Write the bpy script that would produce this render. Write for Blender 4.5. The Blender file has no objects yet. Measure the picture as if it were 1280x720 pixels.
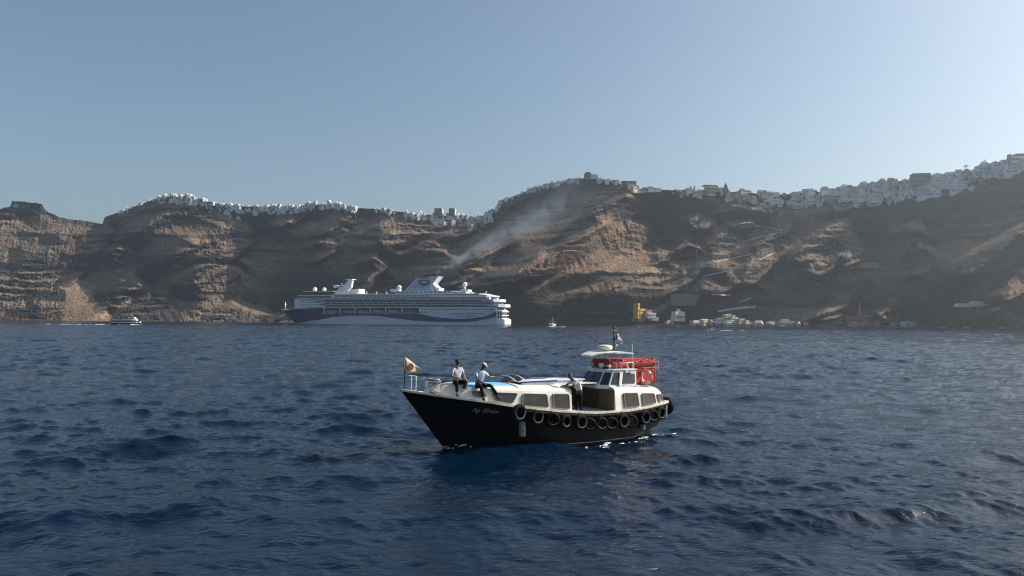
import bpy, bmesh, math, random
import numpy as np
from mathutils import Vector, Matrix
random.seed(7)
SC = bpy.context.scene
COL = SC.collection
R = math.radians
H = 5.5                      # eye height above the water
FPX = 931.0                  # focal length in pixels of a 1280 wide frame
PITCH = math.atan(40.5 / FPX)
ROLL = R(0.376)

# ------------------------------------------------------------------ camera
_F = np.array([0, math.cos(PITCH), math.sin(PITCH)])
_r0 = np.array([1.0, 0, 0]); _u0 = np.array([0, -math.sin(PITCH), math.cos(PITCH)])
_RT = math.cos(ROLL) * _r0 + math.sin(ROLL) * _u0
_UP = -math.sin(ROLL) * _r0 + math.cos(ROLL) * _u0
cam_data = bpy.data.cameras.new('camera')
cam = bpy.data.objects.new('camera', cam_data); COL.objects.link(cam)
cam_data.sensor_width = 36.0; cam_data.lens = 36.0 * FPX / 1280.0
cam_data.clip_start = 0.1; cam_data.clip_end = 20000
_m = Matrix.Identity(4)
for i in range(3):
    _m[i][0] = _RT[i]; _m[i][1] = _UP[i]; _m[i][2] = -_F[i]
_m[2][3] = H
cam.matrix_world = _m
SC.camera = cam

def ray(u, v):
    """slope (x/y, (z-H)/y) of the sight line through a point of a 1280x720 frame"""
    d = [_RT[i] * (u - 640) / FPX - _UP[i] * (v - 360) / FPX + _F[i] for i in range(3)]
    return d[0] / d[1], d[2] / d[1]

def at(u, v, y):
    a, e = ray(u, v)
    return Vector((a * y, y, H + e * y))

# ------------------------------------------------------------------ materials
MATS = {}
def srgb(r, g, b):
    f = lambda c: (c / 12.92 if c <= 0.04045 else ((c + 0.055) / 1.055) ** 2.4)
    return tuple(f(x / 255) for x in (r, g, b))

def mat(name, col, rough=0.5, metal=0.0, spec=0.5, var=0.0, scale=3.0, bump=0.0, bscale=20.0, streak=None, coat=0.0):
    """principled surface with noise variation of its own colour, optional stains and fine relief"""
    if name in MATS: return MATS[name]
    m = bpy.data.materials.new(name); m.use_nodes = True
    nt = m.node_tree; N = nt.nodes; L = nt.links
    b = N['Principled BSDF']
    b.inputs['Base Color'].default_value = (*col, 1)
    b.inputs['Roughness'].default_value = rough
    b.inputs['Metallic'].default_value = metal
    b.inputs['Specular IOR Level'].default_value = spec
    b.inputs['Coat Weight'].default_value = coat
    tc = N.new('ShaderNodeTexCoord')
    if var > 0:
        n = N.new('ShaderNodeTexNoise'); n.inputs['Scale'].default_value = scale; n.inputs['Detail'].default_value = 6
        mp = N.new('ShaderNodeMapping')
        if streak: mp.inputs['Scale'].default_value = streak
        L.new(tc.outputs['Object'], mp.inputs['Vector']); L.new(mp.outputs[0], n.inputs['Vector'])
        mx = N.new('ShaderNodeMix'); mx.data_type = 'RGBA'
        mx.inputs[6].default_value = (*[c * (1 - var) for c in col], 1)
        mx.inputs[7].default_value = (*[min(1, c * (1 + var)) for c in col], 1)
        cr = N.new('ShaderNodeMapRange'); cr.inputs[1].default_value = 0.3; cr.inputs[2].default_value = 0.7
        L.new(n.outputs[0], cr.inputs[0]); L.new(cr.outputs[0], mx.inputs[0])
        L.new(mx.outputs[2], b.inputs['Base Color'])
    if bump > 0:
        n2 = N.new('ShaderNodeTexNoise'); n2.inputs['Scale'].default_value = bscale; n2.inputs['Detail'].default_value = 4
        L.new(tc.outputs['Object'], n2.inputs['Vector'])
        bp = N.new('ShaderNodeBump'); bp.inputs['Strength'].default_value = bump; bp.inputs['Distance'].default_value = 0.02
        L.new(n2.outputs[0], bp.inputs['Height']); L.new(bp.outputs[0], b.inputs['Normal'])
    MATS[name] = m
    return m

# ------------------------------------------------------------------ mesh builder
class MB:
    def __init__(s): s.v = []; s.f = []; s.mi = []; s.sm = []
    def add(s, vs, fs, mi=0, smooth=False):
        o = len(s.v); s.v.extend([tuple(p) for p in vs])
        for f in fs:
            s.f.append(tuple(i + o for i in f)); s.mi.append(mi); s.sm.append(smooth)
        return s
    def box(s, c, d, rz=0, mi=0, ry=0, rx=0, taper=(1, 1)):
        """box by centre and size, top scaled by taper"""
        x, y, z = d[0] / 2, d[1] / 2, d[2] / 2
        tx, ty = taper
        P = [(-x, -y, -z), (x, -y, -z), (x, y, -z), (-x, y, -z), (-x * tx, -y * ty, z), (x * tx, -y * ty, z), (x * tx, y * ty, z), (-x * tx, y * ty, z)]
        M = Matrix.Translation(c) @ Matrix.Rotation(rz, 4, 'Z') @ Matrix.Rotation(ry, 4, 'Y') @ Matrix.Rotation(rx, 4, 'X')
        return s.add([M @ Vector(p) for p in P], [(0, 3, 2, 1), (4, 5, 6, 7), (0, 1, 5, 4), (1, 2, 6, 5), (2, 3, 7, 6), (3, 0, 4, 7)], mi)
    def b2(s, x0, x1, y0, y1, z0, z1, mi=0):
        return s.box(((x0 + x1) / 2, (y0 + y1) / 2, (z0 + z1) / 2), (abs(x1 - x0), abs(y1 - y0), abs(z1 - z0)), mi=mi)
    def hexa(s, P, mi=0):
        """eight corners: bottom ring then top ring"""
        return s.add(P, [(0, 3, 2, 1), (4, 5, 6, 7), (0, 1, 5, 4), (1, 2, 6, 5), (2, 3, 7, 6), (3, 0, 4, 7)], mi)
    def prism(s, poly, h0, h1, axis='z', mi=0):
        """closed outline extruded along an axis; the outline's coordinates are the two other axes in order"""
        n = len(poly)
        def P(p, h): return {'z': (p[0], p[1], h), 'y': (p[0], h, p[1]), 'x': (h, p[0], p[1])}[axis]
        vs = [P(p, h0) for p in poly] + [P(p, h1) for p in poly]
        fs = [tuple(range(n - 1, -1, -1)), tuple(range(n, 2 * n))] + [(i, (i + 1) % n, n + (i + 1) % n, n + i) for i in range(n)]
        return s.add(vs, fs, mi)
    def tube(s, pts, r, n=6, mi=0, closed=False, smooth=True, r2=None):
        pts = [Vector(p) for p in pts]; m = len(pts); rings = []
        rr = r if isinstance(r, (list, tuple)) else [r] * m
        prev = None
        for i, p in enumerate(pts):
            if closed: d = pts[(i + 1) % m] - pts[i - 1]
            else: d = pts[min(i + 1, m - 1)] - pts[max(i - 1, 0)]
            d.normalize()
            if prev is None:
                a = Vector((0, 0, 1)) if abs(d.z) < 0.9 else Vector((1, 0, 0))
                prev = d.cross(a).normalized()
            prev = (prev - d * prev.dot(d)).normalized()
            q = d.cross(prev)
            rings.append([p + (prev * math.cos(2 * math.pi * k / n) + q * math.sin(2 * math.pi * k / n)) * rr[i] for k in range(n)])
        vs = [x for ring in rings for x in ring]; fs = []
        for i in range(m if closed else m - 1):
            j = (i + 1) % m
            for k in range(n):
                fs.append((i * n + k, i * n + (k + 1) % n, j * n + (k + 1) % n, j * n + k))
        if not closed:
            fs.append(tuple(range(n - 1, -1, -1))); fs.append(tuple((m - 1) * n + k for k in range(n)))
        return s.add(vs, fs, mi, smooth)
    def torus(s, c, R_, r, axis='y', n=20, k=8, mi=0, flat=1.0):
        pts = []
        for i in range(n):
            t = 2 * math.pi * i / n
            a, b = R_ * math.cos(t), R_ * math.sin(t)
            pts.append(Vector(c) + Vector({'y': (a, 0, b), 'z': (a, b, 0), 'x': (0, a, b)}[axis]))
        return s.tube(pts, r, k, mi, closed=True)
    def ball(s, c, r, n=12, m=8, mi=0, sc=(1, 1, 1)):
        vs = []; fs = []
        for j in range(m + 1):
            ph = math.pi * j / m
            for i in range(n):
                t = 2 * math.pi * i / n
                vs.append((c[0] + r * sc[0] * math.sin(ph) * math.cos(t), c[1] + r * sc[1] * math.sin(ph) * math.sin(t), c[2] + r * sc[2] * math.cos(ph)))
        for j in range(m):
            for i in range(n):
                fs.append((j * n + i, (j + 1) * n + i, (j + 1) * n + (i + 1) % n, j * n + (i + 1) % n))
        return s.add(vs, fs, mi, True)
    def lathe(s, prof, c=(0, 0, 0), n=16, mi=0, smooth=True, cap=True):
        vs = []; fs = []
        for r_, z in prof:
            for i in range(n):
                t = 2 * math.pi * i / n
                vs.append((c[0] + r_ * math.cos(t), c[1] + r_ * math.sin(t), c[2] + z))
        for j in range(len(prof) - 1):
            for i in range(n):
                fs.append((j * n + i, j * n + (i + 1) % n, (j + 1) * n + (i + 1) % n, (j + 1) * n + i))
        if cap:
            fs.append(tuple(range(n - 1, -1, -1))); fs.append(tuple((len(prof) - 1) * n + i for i in range(n)))
        return s.add(vs, fs, mi, smooth)
    def grid(s, rows, mi=0, smooth=True, mif=None):
        """rows of points joined into a sheet"""
        n = len(rows[0]); vs = [p for r_ in rows for p in r_]
        o = len(s.v); s.v.extend([tuple(p) for p in vs])
        for i in range(len(rows) - 1):
            for j in range(n - 1):
                s.f.append((o + i * n + j, o + i * n + j + 1, o + (i + 1) * n + j + 1, o + (i + 1) * n + j))
                s.mi.append(mif(i, j) if mif else mi); s.sm.append(smooth)
        return s
    def build(s, name, mats, parent=None, bevel=0, loc=None, M=None):
        me = bpy.data.meshes.new(name)
        me.from_pydata(s.v, [], s.f)
        ms = mats if isinstance(mats, (list, tuple)) else [mats]
        for m in ms: me.materials.append(m)
        me.polygons.foreach_set('material_index', s.mi); me.polygons.foreach_set('use_smooth', s.sm)
        bm = bmesh.new(); bm.from_mesh(me)
        bmesh.ops.recalc_face_normals(bm, faces=bm.faces)
        if bevel > 0:
            es = [e for e in bm.edges if len(e.link_faces) == 2 and e.calc_face_angle(0) > 0.6]
            bmesh.ops.bevel(bm, geom=es, offset=bevel, segments=2, affect='EDGES', clamp_overlap=True)
        bm.to_mesh(me); bm.free(); me.update()
        o = bpy.data.objects.new(name, me); COL.objects.link(o)
        if parent: o.parent = parent
        if loc is not None: o.location = loc
        return o

def tag(o, label=None, cat=None, group=None, kind=None):
    if label: o['label'] = label
    if cat: o['category'] = cat
    if group: o['group'] = group
    if kind: o['kind'] = kind
    return o

def empty(name, loc=(0, 0, 0), rz=0.0, label=None, cat=None, group=None):
    o = bpy.data.objects.new(name, None); COL.objects.link(o)
    o.location = loc; o.rotation_euler = (0, 0, rz); o.empty_display_size = 0.3
    return tag(o, label, cat, group)

def copy_tree(o, kids=True):
    c = o.copy(); COL.objects.link(c)
    if kids:
        for ch in list(o.children):
            d = copy_tree(ch); d.parent = c
    return c

# ------------------------------------------------------------------ noise on arrays
def _hash(ix, iy, seed):
    h = (ix.astype(np.int64) * 374761393 + iy.astype(np.int64) * 668265263 + seed * 1442695041) & 0xffffffff
    h = ((h ^ (h >> 13)) * 1274126177) & 0xffffffff
    return ((h ^ (h >> 16)) & 0xffff) / 65535.0
def vnoise(x, y, seed=0):
    ix = np.floor(x); iy = np.floor(y); fx = x - ix; fy = y - iy
    fx = fx * fx * fx * (fx * (fx * 6 - 15) + 10); fy = fy * fy * fy * (fy * (fy * 6 - 15) + 10)
    a = _hash(ix, iy, seed); b = _hash(ix + 1, iy, seed); c = _hash(ix, iy + 1, seed); d = _hash(ix + 1, iy + 1, seed)
    return (a + (b - a) * fx) * (1 - fy) + (c + (d - c) * fx) * fy
def fbm(x, y, oct=5, seed=0, gain=0.5, ridge=False):
    t = 0; amp = 1; s = 0
    for k in range(oct):
        n = vnoise(x * 2 ** k + 17.3 * k, y * 2 ** k - 9.1 * k, seed + k) * 2 - 1
        if ridge: n = 1 - 2 * np.abs(n)
        t = t + n * amp; s += amp; amp *= gain
    return t / s
# ------------------------------------------------------------------ light, sky, air
SUN_AZ, SUN_EL = R(78), R(36)          # azimuth measured from straight ahead to the right
SUN_DIR = Vector((math.sin(SUN_AZ) * math.cos(SUN_EL), math.cos(SUN_AZ) * math.cos(SUN_EL), math.sin(SUN_EL)))
w = bpy.data.worlds.new('World'); SC.world = w; w.use_nodes = True
wn = w.node_tree.nodes; wl = w.node_tree.links
sky = wn.new('ShaderNodeTexSky'); sky.sky_type = 'NISHITA'; sky.sun_disc = False
sky.sun_elevation = SUN_EL; sky.sun_rotation = SUN_AZ
sky.air_density = 1.0; sky.dust_density = 3.0; sky.ozone_density = 1.0; sky.altitude = 0
wb_ = wn.new('ShaderNodeMix'); wb_.data_type = 'RGBA'; wb_.blend_type = 'MULTIPLY'; wb_.inputs[0].default_value = 1.0
wb_.inputs[7].default_value = (0.92, 1.0, 1.01, 1)          # the air's own cool tint that morning
wl.new(sky.outputs[0], wb_.inputs[6]); wl.new(wb_.outputs[2], wn['Background'].inputs[0])
wn['Background'].inputs[1].default_value = 0.092
sun_d = bpy.data.lights.new('sun', 'SUN'); sun_d.energy = 5.0; sun_d.angle = R(0.53); sun_d.color = (1.0, 0.94, 0.87)
sun = bpy.data.objects.new('sun', sun_d); COL.objects.link(sun)
sun.rotation_euler = SUN_DIR.to_track_quat('Z', 'Y').to_euler()
sun.location = (300, 100, 400)

hz = MB().b2(-2600, 2600, -420, 3300, -12, 420).build('haze', [])
hm = bpy.data.materials.new('sea_air'); hm.use_nodes = True
hn = hm.node_tree.nodes; hn.remove(hn['Principled BSDF'])
pv = hn.new('ShaderNodeVolumePrincipled')
pv.inputs['Color'].default_value = (0.82, 0.92, 1.0, 1); pv.inputs['Density'].default_value = 0.0001; pv.inputs['Anisotropy'].default_value = 0.62
hm.node_tree.links.new(pv.outputs[0], hn['Material Output'].inputs['Volume'])
hz.data.materials.append(hm); tag(hz, kind='stuff')

# ------------------------------------------------------------------ the caldera wall
def P(u0, v0, pts, k=3.272): return [(u0 + x / k, v0 + y / k) for x, y in pts]
LIT = [
 P(0, 200, [(-700, 195), (0, 195), (45, 190), (50, 165), (175, 185), (190, 215), (250, 235), (340, 250), (430, 262), (440, 290), (400, 330), (385, 370), (345, 400), (330, 450), (305, 485), (330, 500), (370, 540), (400, 580), (440, 610), (470, 670), (-700, 670)]),
 P(0, 200, [(560, 255), (600, 215), (660, 190), (800, 185), (880, 215), (1000, 255), (1005, 300), (985, 350), (940, 400), (900, 400), (830, 395), (700, 390), (690, 365), (790, 345), (720, 310), (640, 300), (520, 290), (470, 330), (520, 280)]),
 P(0, 200, [(800, 420), (860, 400), (940, 440), (930, 500), (920, 570), (1000, 600), (1130, 625), (1180, 670), (470, 670), (500, 610), (560, 545), (620, 535), (690, 545), (670, 580), (740, 620), (800, 610), (820, 560), (790, 490)]),
 P(0, 200, [(475, 480), (520, 470), (565, 490), (560, 525), (500, 530)]), P(0, 200, [(420, 550), (470, 530), (530, 560), (525, 600), (440, 605)]),
 P(0, 200, [(450, 370), (480, 350), (520, 365), (505, 410), (460, 405)]), P(0, 200, [(570, 400), (680, 390), (690, 410), (580, 415)]), P(0, 200, [(520, 235), (600, 230), (560, 250)]),
 P(320, 200, [(70, 262), (140, 215), (180, 225), (165, 245), (80, 265)]), P(320, 200, [(320, 245), (370, 215), (410, 200), (415, 250)]),
 P(320, 200, [(240, 285), (300, 265), (355, 275), (350, 292)]), P(320, 200, [(390, 280), (440, 265), (435, 290)]), P(320, 200, [(245, 335), (290, 315), (320, 335)]),
 P(320, 200, [(470, 270), (540, 235), (620, 240), (700, 250), (800, 255), (890, 262), (860, 295), (780, 310), (700, 310), (640, 330), (560, 345), (550, 370), (525, 350), (500, 320), (540, 290)]),
 P(320, 200, [(650, 365), (700, 320), (750, 345), (755, 370)]),
 P(320, 200, [(480, 390), (505, 430), (490, 470), (440, 535), (410, 525), (465, 480), (495, 450), (465, 395)]), P(320, 200, [(235, 405), (285, 365), (285, 375), (245, 408)]),
 P(320, 200, [(0, 670), (0, 650), (120, 622), (165, 670)]), P(320, 200, [(835, 430), (880, 400), (990, 345), (985, 370), (940, 420), (925, 455), (900, 462), (840, 445)]), P(320, 200, [(775, 500), (830, 465), (895, 470), (880, 497)]),
 P(320, 200, [(985, 488), (1047, 452), (1060, 490)]),
 P(640, 200, [(-10, 470), (50, 420), (110, 372), (185, 368), (270, 335), (200, 330), (300, 290), (360, 250), (340, 240), (300, 215), (400, 158), (490, 185), (505, 215), (480, 245), (545, 255), (550, 330), (520, 340), (600, 440), (610, 460), (420, 460), (380, 455), (200, 455), (40, 472), (0, 487)]),
 P(640, 200, [(400, 492), (480, 475), (610, 470), (650, 490), (640, 540), (620, 560), (480, 560), (470, 540), (220, 545), (280, 525), (390, 510)]),
 P(640, 200, [(550, 350), (640, 370), (620, 410), (590, 405)]), P(640, 200, [(620, 440), (670, 460), (650, 510), (740, 445), (700, 500), (680, 540), (630, 520)]),
 P(640, 200, [(720, 235), (760, 225), (805, 250), (795, 275), (740, 268)]),
 P(640, 200, [(800, 330), (830, 305), (885, 290), (905, 320), (920, 350), (870, 370), (905, 420), (900, 470), (945, 500), (955, 440), (965, 390), (1047, 395), (1047, 430), (1010, 470), (1000, 498), (890, 500), (880, 450), (800, 430), (820, 380)]),
 P(640, 200, [(650, 362), (700, 322), (735, 340), (720, 372)]), P(640, 200, [(780, 480), (830, 500), (890, 520), (850, 535), (770, 520)]),
 P(640, 200, [(880, 262), (960, 245), (980, 265), (900, 282)]), P(640, 200, [(870, 180), (1000, 150), (1100, 160), (1080, 205), (890, 195)]), P(640, 200, [(420, 100), (500, 150), (530, 165), (470, 165)]),
 P(640, 200, [(730, 120), (790, 130), (800, 165), (740, 155)]),
 P(960, 200, [(-60, 330), (0, 300), (70, 290), (20, 320), (20, 400), (-20, 470)]),
 P(960, 200, [(90, 400), (150, 330), (240, 265), (300, 240), (320, 280), (360, 350), (360, 410), (310, 430), (310, 350), (250, 310), (235, 330), (240, 450), (205, 470), (160, 440), (170, 400)]),
 P(960, 200, [(780, 460), (850, 430), (930, 380), (1000, 310), (1047, 265), (1300, 120), (1400, 240), (1047, 340), (1000, 380), (960, 440), (860, 455)]),
 P(960, 200, [(945, 540), (1000, 460), (1047, 510), (1200, 480), (1200, 540), (1047, 545), (960, 570)]),
 P(960, 200, [(550, 275), (580, 258), (615, 265), (620, 290)]), P(960, 200, [(580, 325), (600, 330), (635, 362), (610, 360)]), P(960, 200, [(160, 640), (200, 600), (300, 580), (275, 640)]),
 P(960, 200, [(420, 620), (485, 598), (470, 640)]), P(960, 200, [(880, 612), (950, 598), (930, 633)]), P(960, 200, [(255, 170), (330, 165), (330, 200), (280, 205)]), P(960, 200, [(560, 465), (640, 450), (640, 465)]),
]
DARK = [
 P(0, 200, [(60, 218), (110, 212), (160, 230), (150, 252), (80, 245)]), P(0, 200, [(60, 290), (80, 280), (130, 310), (100, 330)]), P(0, 200, [(130, 300), (210, 300), (250, 330), (180, 335)]),
 P(0, 200, [(40, 360), (85, 345), (90, 400), (70, 470), (35, 455)]), P(0, 200, [(110, 575), (130, 560), (160, 590), (140, 610)]), P(0, 200, [(275, 310), (330, 315), (320, 340)]), P(0, 200, [(240, 370), (270, 390), (290, 430), (260, 410)]),
 P(0, 200, [(620, 150), (680, 165), (770, 190), (760, 205), (680, 195), (600, 250), (420, 310), (425, 240), (520, 215)]), P(0, 200, [(780, 165), (880, 170), (950, 200), (1010, 225), (900, 215)]),
 P(0, 200, [(640, 225), (760, 225), (890, 265), (860, 280), (740, 250)]),
 P(640, 200, [(545, 335), (560, 340), (600, 400), (612, 455), (570, 430), (545, 380)]), P(640, 200, [(640, 395), (700, 345), (735, 350), (690, 400), (660, 410)]), P(960, 200, [(245, 320), (305, 330), (308, 430), (250, 445)]),
 P(960, 200, [(880, 465), (960, 450), (975, 500), (940, 545), (840, 520)]),
]
SKYLINE = [(-200, 276), (-60, 264), (0, 261), (13, 258.5), (15, 251), (34, 252.5), (52, 255), (58, 264), (75, 272), (104, 276), (128, 280), (131, 271), (150, 265), (185, 252), (196, 247.5), (210, 245.5), (235, 246), (270, 254), (300, 258), (340, 258),
 (375, 258), (390, 255), (425, 256), (440, 260), (470, 261), (500, 265), (530, 268), (560, 270), (600, 271), (615, 265), (630, 250), (655, 240), (680, 232), (710, 226), (735, 222), (760, 226), (780, 231), (800, 236), (850, 238), (900, 239),
 (920, 240), (950, 242), (980, 243), (1010, 241), (1050, 236), (1090, 231), (1120, 227), (1145, 223), (1180, 219), (1210, 215), (1240, 210), (1265, 205), (1280, 202), (1340, 192), (1440, 182), (1600, 178)]
U0, U1, NU = -200.0, 1500.0, 1360
V0, V1, NV = 176.0, 416.0, 321
uu = np.linspace(U0, U1, NU); vv = np.linspace(V0, V1, NV)
UU, VV = np.meshgrid(uu, vv)            # row 0 is the top
du, dv = uu[1] - uu[0], vv[1] - vv[0]

def inpoly(x, y, poly):
    c = np.zeros(x.shape, bool); n = len(poly)
    for i in range(n):
        x0, y0 = poly[i]; x1, y1 = poly[i - 1]
        if y0 == y1: continue
        c ^= ((y0 > y) != (y1 > y)) & (x < (x1 - x0) * (y - y0) / (y1 - y0) + x0)
    return c
def blur(a, s, axis):
    n = int(3 * s) + 1; k = np.exp(-0.5 * (np.arange(-n, n + 1) / s) ** 2); k /= k.sum()
    p = np.pad(a, [(n, n) if i == axis else (0, 0) for i in range(2)], mode='edge')
    return np.apply_along_axis(lambda r_: np.convolve(r_, k, 'valid'), axis, p)

wx = UU + 5.0 * fbm(UU / 14, VV / 9, 4, 3) + 1.5 * fbm(UU / 3, VV / 2, 2, 9)
wy = VV + 3.5 * fbm(UU / 16, VV / 9, 4, 5) + 1.0 * fbm(UU / 3, VV / 2, 2, 19)
lit = np.zeros(UU.shape, bool)
for p in LIT: lit |= inpoly(wx, wy, p)
for p in DARK: lit &= ~inpoly(wx, wy, p)
lit = lit.astype(float)
crest_v = np.interp(uu, [p[0] for p in SKYLINE], [p[1] for p in SKYLINE])
crest_v = crest_v + 1.0 * fbm(uu / 5.0, uu * 0, 5, 33, gain=0.65)
depth_top = VV - crest_v[None, :]        # pixels below the crest
mpp = 1.25                               # metres per pixel out there
# the strata: bands of harder and softer rock, gently warped
zz = (405 - VV) * mpp
zw = zz + 10 * fbm(UU / 120, VV / 60, 3, 41) + 0.02 * UU
band = fbm(zw / 9.0, UU / 160, 4, 51, gain=0.6)
flute = fbm(UU / 7.0, VV / 40, 4, 61, gain=0.6)
gz = np.where(lit > 0.5, 1.10, 0.42)
gx = np.where(lit > 0.5, 0.60, -0.40)
flank = blur(blur(inpoly(UU, VV, [(560, 300), (622, 262), (680, 236), (745, 228), (740, 262), (705, 300), (640, 340), (560, 400), (545, 345)]).astype(float), 4, 0), 4, 1)
gx = gx - 0.6 * flank * (lit < 0.5)
gz = gz + band * np.where(lit > 0.5, 0.55, 0.25)
gx = gx + flute * np.where(lit > 0.5, 0.45, 0.15)
# ledges on which the towns stand
tb_ = np.interp(UU, [180, 240, 330, 500, 540, 600, 640, 700, 900, 950, 1000, 1100, 1200, 1280, 1500], [2, 14, 9, 7, 12, 12, 3, 3, 6, 14, 22, 30, 34, 24, 24])
town = np.clip(1.4 - 1.4 * depth_top / tb_, 0, 1) * (lit < 0.5)
gz = gz + town * 1.1; gx = gx - town * 0.35
gz = np.clip(gz, 0.06, 2.6)
# a relief f with the wanted slopes: least squares (mirror extended Poisson solve), refined where it falls short
ky = 2 * np.cos(2 * np.pi * np.arange(2 * NV) / (2 * NV)) - 2; kx = 2 * np.cos(2 * np.pi * np.arange(2 * NU) / (2 * NU)) - 2
den = ky[:, None] + kx[None, :]; den[0, 0] = 1
def relief(gx, gz):
    gu = gx * mpp * du; gv = -gz * mpp * dv   # per cell; v grows downwards
    div = np.zeros_like(gu)
    div[:, 1:] -= gu[:, :-1]; div[:, :-1] += gu[:, :-1]
    div[1:, :] -= gv[:-1, :]; div[:-1, :] += gv[:-1, :]
    ext = np.concatenate([div, div[::-1]], 0); ext = np.concatenate([ext, ext[:, ::-1]], 1)
    Fx = np.fft.fft2(ext) / den; Fx[0, 0] = 0
    return np.real(np.fft.ifft2(Fx))[:NV, :NU]
sx_, sy_, sz_ = SUN_DIR
for it in range(14):
    f = relief(gx, gz)
    fx = np.gradient(f, axis=1) / (du * mpp); fz = -np.gradient(f, axis=0) / (dv * mpp)
    e_ = np.where(lit > 0.5, np.maximum(0.8 + 0.25 * band + 0.3 * flute - (fx * sx_ - sy_ + fz * sz_), 0), np.minimum(-0.12 - (fx * sx_ - sy_ + fz * sz_), 0))
    gx = gx + e_ * 0.7; gz = np.clip(gz + e_ * 0.5, 0.03, 3.0)
# what lies in the cast shadow of a neighbour although it should catch the sun is a rib that stands out further
def shadow(f):
    pen = np.zeros_like(f)
    for t in np.arange(5, 380, 7.5):
        dx = sx_ * t / (du * mpp); dz = -sz_ * t / (dv * mpp)
        jj = np.clip(np.round(np.arange(NU) + dx).astype(int), 0, NU - 1); i = np.arange(NV) + dz
        ii = np.clip(np.round(i).astype(int), 0, NV - 1)
        ok = (i[:, None] * dv + V0) > crest_v[jj][None, :]
        pen = np.maximum(pen, np.where(ok, f + sy_ * t - f[np.ix_(ii, jj)], 0))
    return pen
soft = np.zeros(UU.shape)
for p_ in (P(320, 200, [(835, 430), (880, 400), (990, 345), (985, 370), (940, 420), (925, 455), (900, 462), (840, 445)]), P(320, 200, [(775, 500), (830, 465), (895, 470), (880, 497)])): soft = np.maximum(soft, inpoly(UU, VV, p_))
soft = blur(blur(soft, 3, 0), 3, 1)
for it in range(18):
    pen = shadow(f)
    adj = np.where((lit > 0.5) & (pen > 0), pen + 2.0, 0)
    f = f - 0.55 * (1 - 0.85 * np.minimum(soft * 1.5, 1)) * blur(blur(adj, 2.0, 0), 2.0, 1)
    fx = np.gradient(f, axis=1) / (du * mpp); fz = -np.gradient(f, axis=0) / (dv * mpp)
    bad = np.where((lit < 0.5) & (pen <= 0), np.maximum(fx * sx_ - sy_ + fz * sz_ + 0.35, 0), 0) + np.where((lit > 0.5), np.minimum(fx * sx_ - sy_ + fz * sz_ - 0.55, 0), 0)
    f = relief(fx - 1.0 * bad * sx_, fz - 1.0 * bad * sz_)
# settle the foot of the wall on the shoreline
base = f[int((405 - V0) / dv), :]
want = np.interp(uu, [-200, 0, 350, 640, 800, 1000, 1280, 1500], [1340, 1310, 1215, 1110, 1060, 990, 900, 850])
lo = blur((want - base)[None, :], 190 / du, 1)[0]
f = f + lo[None, :]
crag = blur(blur(lit, 1.6, 0), 1.6, 1)
scree = np.zeros_like(f)
for poly in (P(0, 200, [(270, 500), (300, 490), (345, 520), (400, 590), (470, 670), (250, 670)]), P(640, 200, [(270, 345), (330, 330), (470, 400), (610, 462), (380, 455)])): scree = np.maximum(scree, inpoly(wx, wy, poly))
scree = 1 - 0.88 * blur(blur(scree, 2, 0), 2, 1)
f = f + 0.9 * fbm(UU / 10, VV / 7, 4, 71) + scree * (0.3 + 2.3 * crag) * fbm(UU / 4.6, VV / 2.8, 4, 81, ridge=True, gain=0.65) + scree * (0.15 + 1.0 * crag) * fbm(UU / 2.2, VV / 5.0, 3, 85, gain=0.7)
def stair(z, h, sharp):
    q = z / h; k = q - np.floor(q)
    return (np.clip((k - 0.5) * sharp, -0.5, 0.5) + 0.5 - k) * h          # ledge and riser about the even slope
zl = zz + 7 * fbm(UU / 45, VV / 30, 4, 141) + 2.2 * fbm(UU / 9, VV / 9, 3, 142) + 0.015 * UU
patchy = np.clip(0.42 + 2.4 * fbm(UU / 38, VV / 18, 3, 143), 0, 1)
f = f + scree * (0.12 + 0.88 * crag) * patchy * (0.8 * stair(zl, 13.0, 3.8) + 0.6 * stair(zl + 3.7 * fbm(UU / 6, VV / 6, 2, 144), 6.1, 3.0))
gully = fbm(UU / 7.5 + 0.05 * VV * np.sign(np.sin(UU / 45)), VV / 30, 4, 151, ridge=True, gain=0.55)
f = f - scree * (0.2 + 1.0 * crag) * 2.3 * gully * (1.25 - patchy)

slope_f = blur(blur(-np.gradient(f, axis=0) / (dv * mpp), 1.0, 0), 1.0, 1)      # run over rise: large on faces meant sunlit, small on shaded ones
def sample(A, u, v):
    x = np.clip((np.asarray(u) - U0) / du, 0, NU - 1.001); y = np.clip((np.asarray(v) - V0) / dv, 0, NV - 1.001)
    i = np.floor(y).astype(int); j = np.floor(x).astype(int); a = x - j; b = y - i
    return (A[i, j] * (1 - a) + A[i, j + 1] * a) * (1 - b) + (A[i + 1, j] * (1 - a) + A[i + 1, j + 1] * a) * b
def fdepth(u, v):
    x = np.clip((np.asarray(u) - U0) / du, 0, NU - 1.001); y = np.clip((np.asarray(v) - V0) / dv, 0, NV - 1.001)
    i = np.floor(y).astype(int); j = np.floor(x).astype(int); a = x - j; b = y - i
    return (f[i, j] * (1 - a) + f[i, j + 1] * a) * (1 - b) + (f[i + 1, j] * (1 - a) + f[i + 1, j + 1] * a) * b
def crest(u): return float(np.interp(u, uu, crest_v))
def on_cliff(u, v, out=0.0):
    y = float(fdepth(u, v)) - out
    return at(u, v, y)

NT = 240
tt = np.linspace(0, 1, NT)
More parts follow.
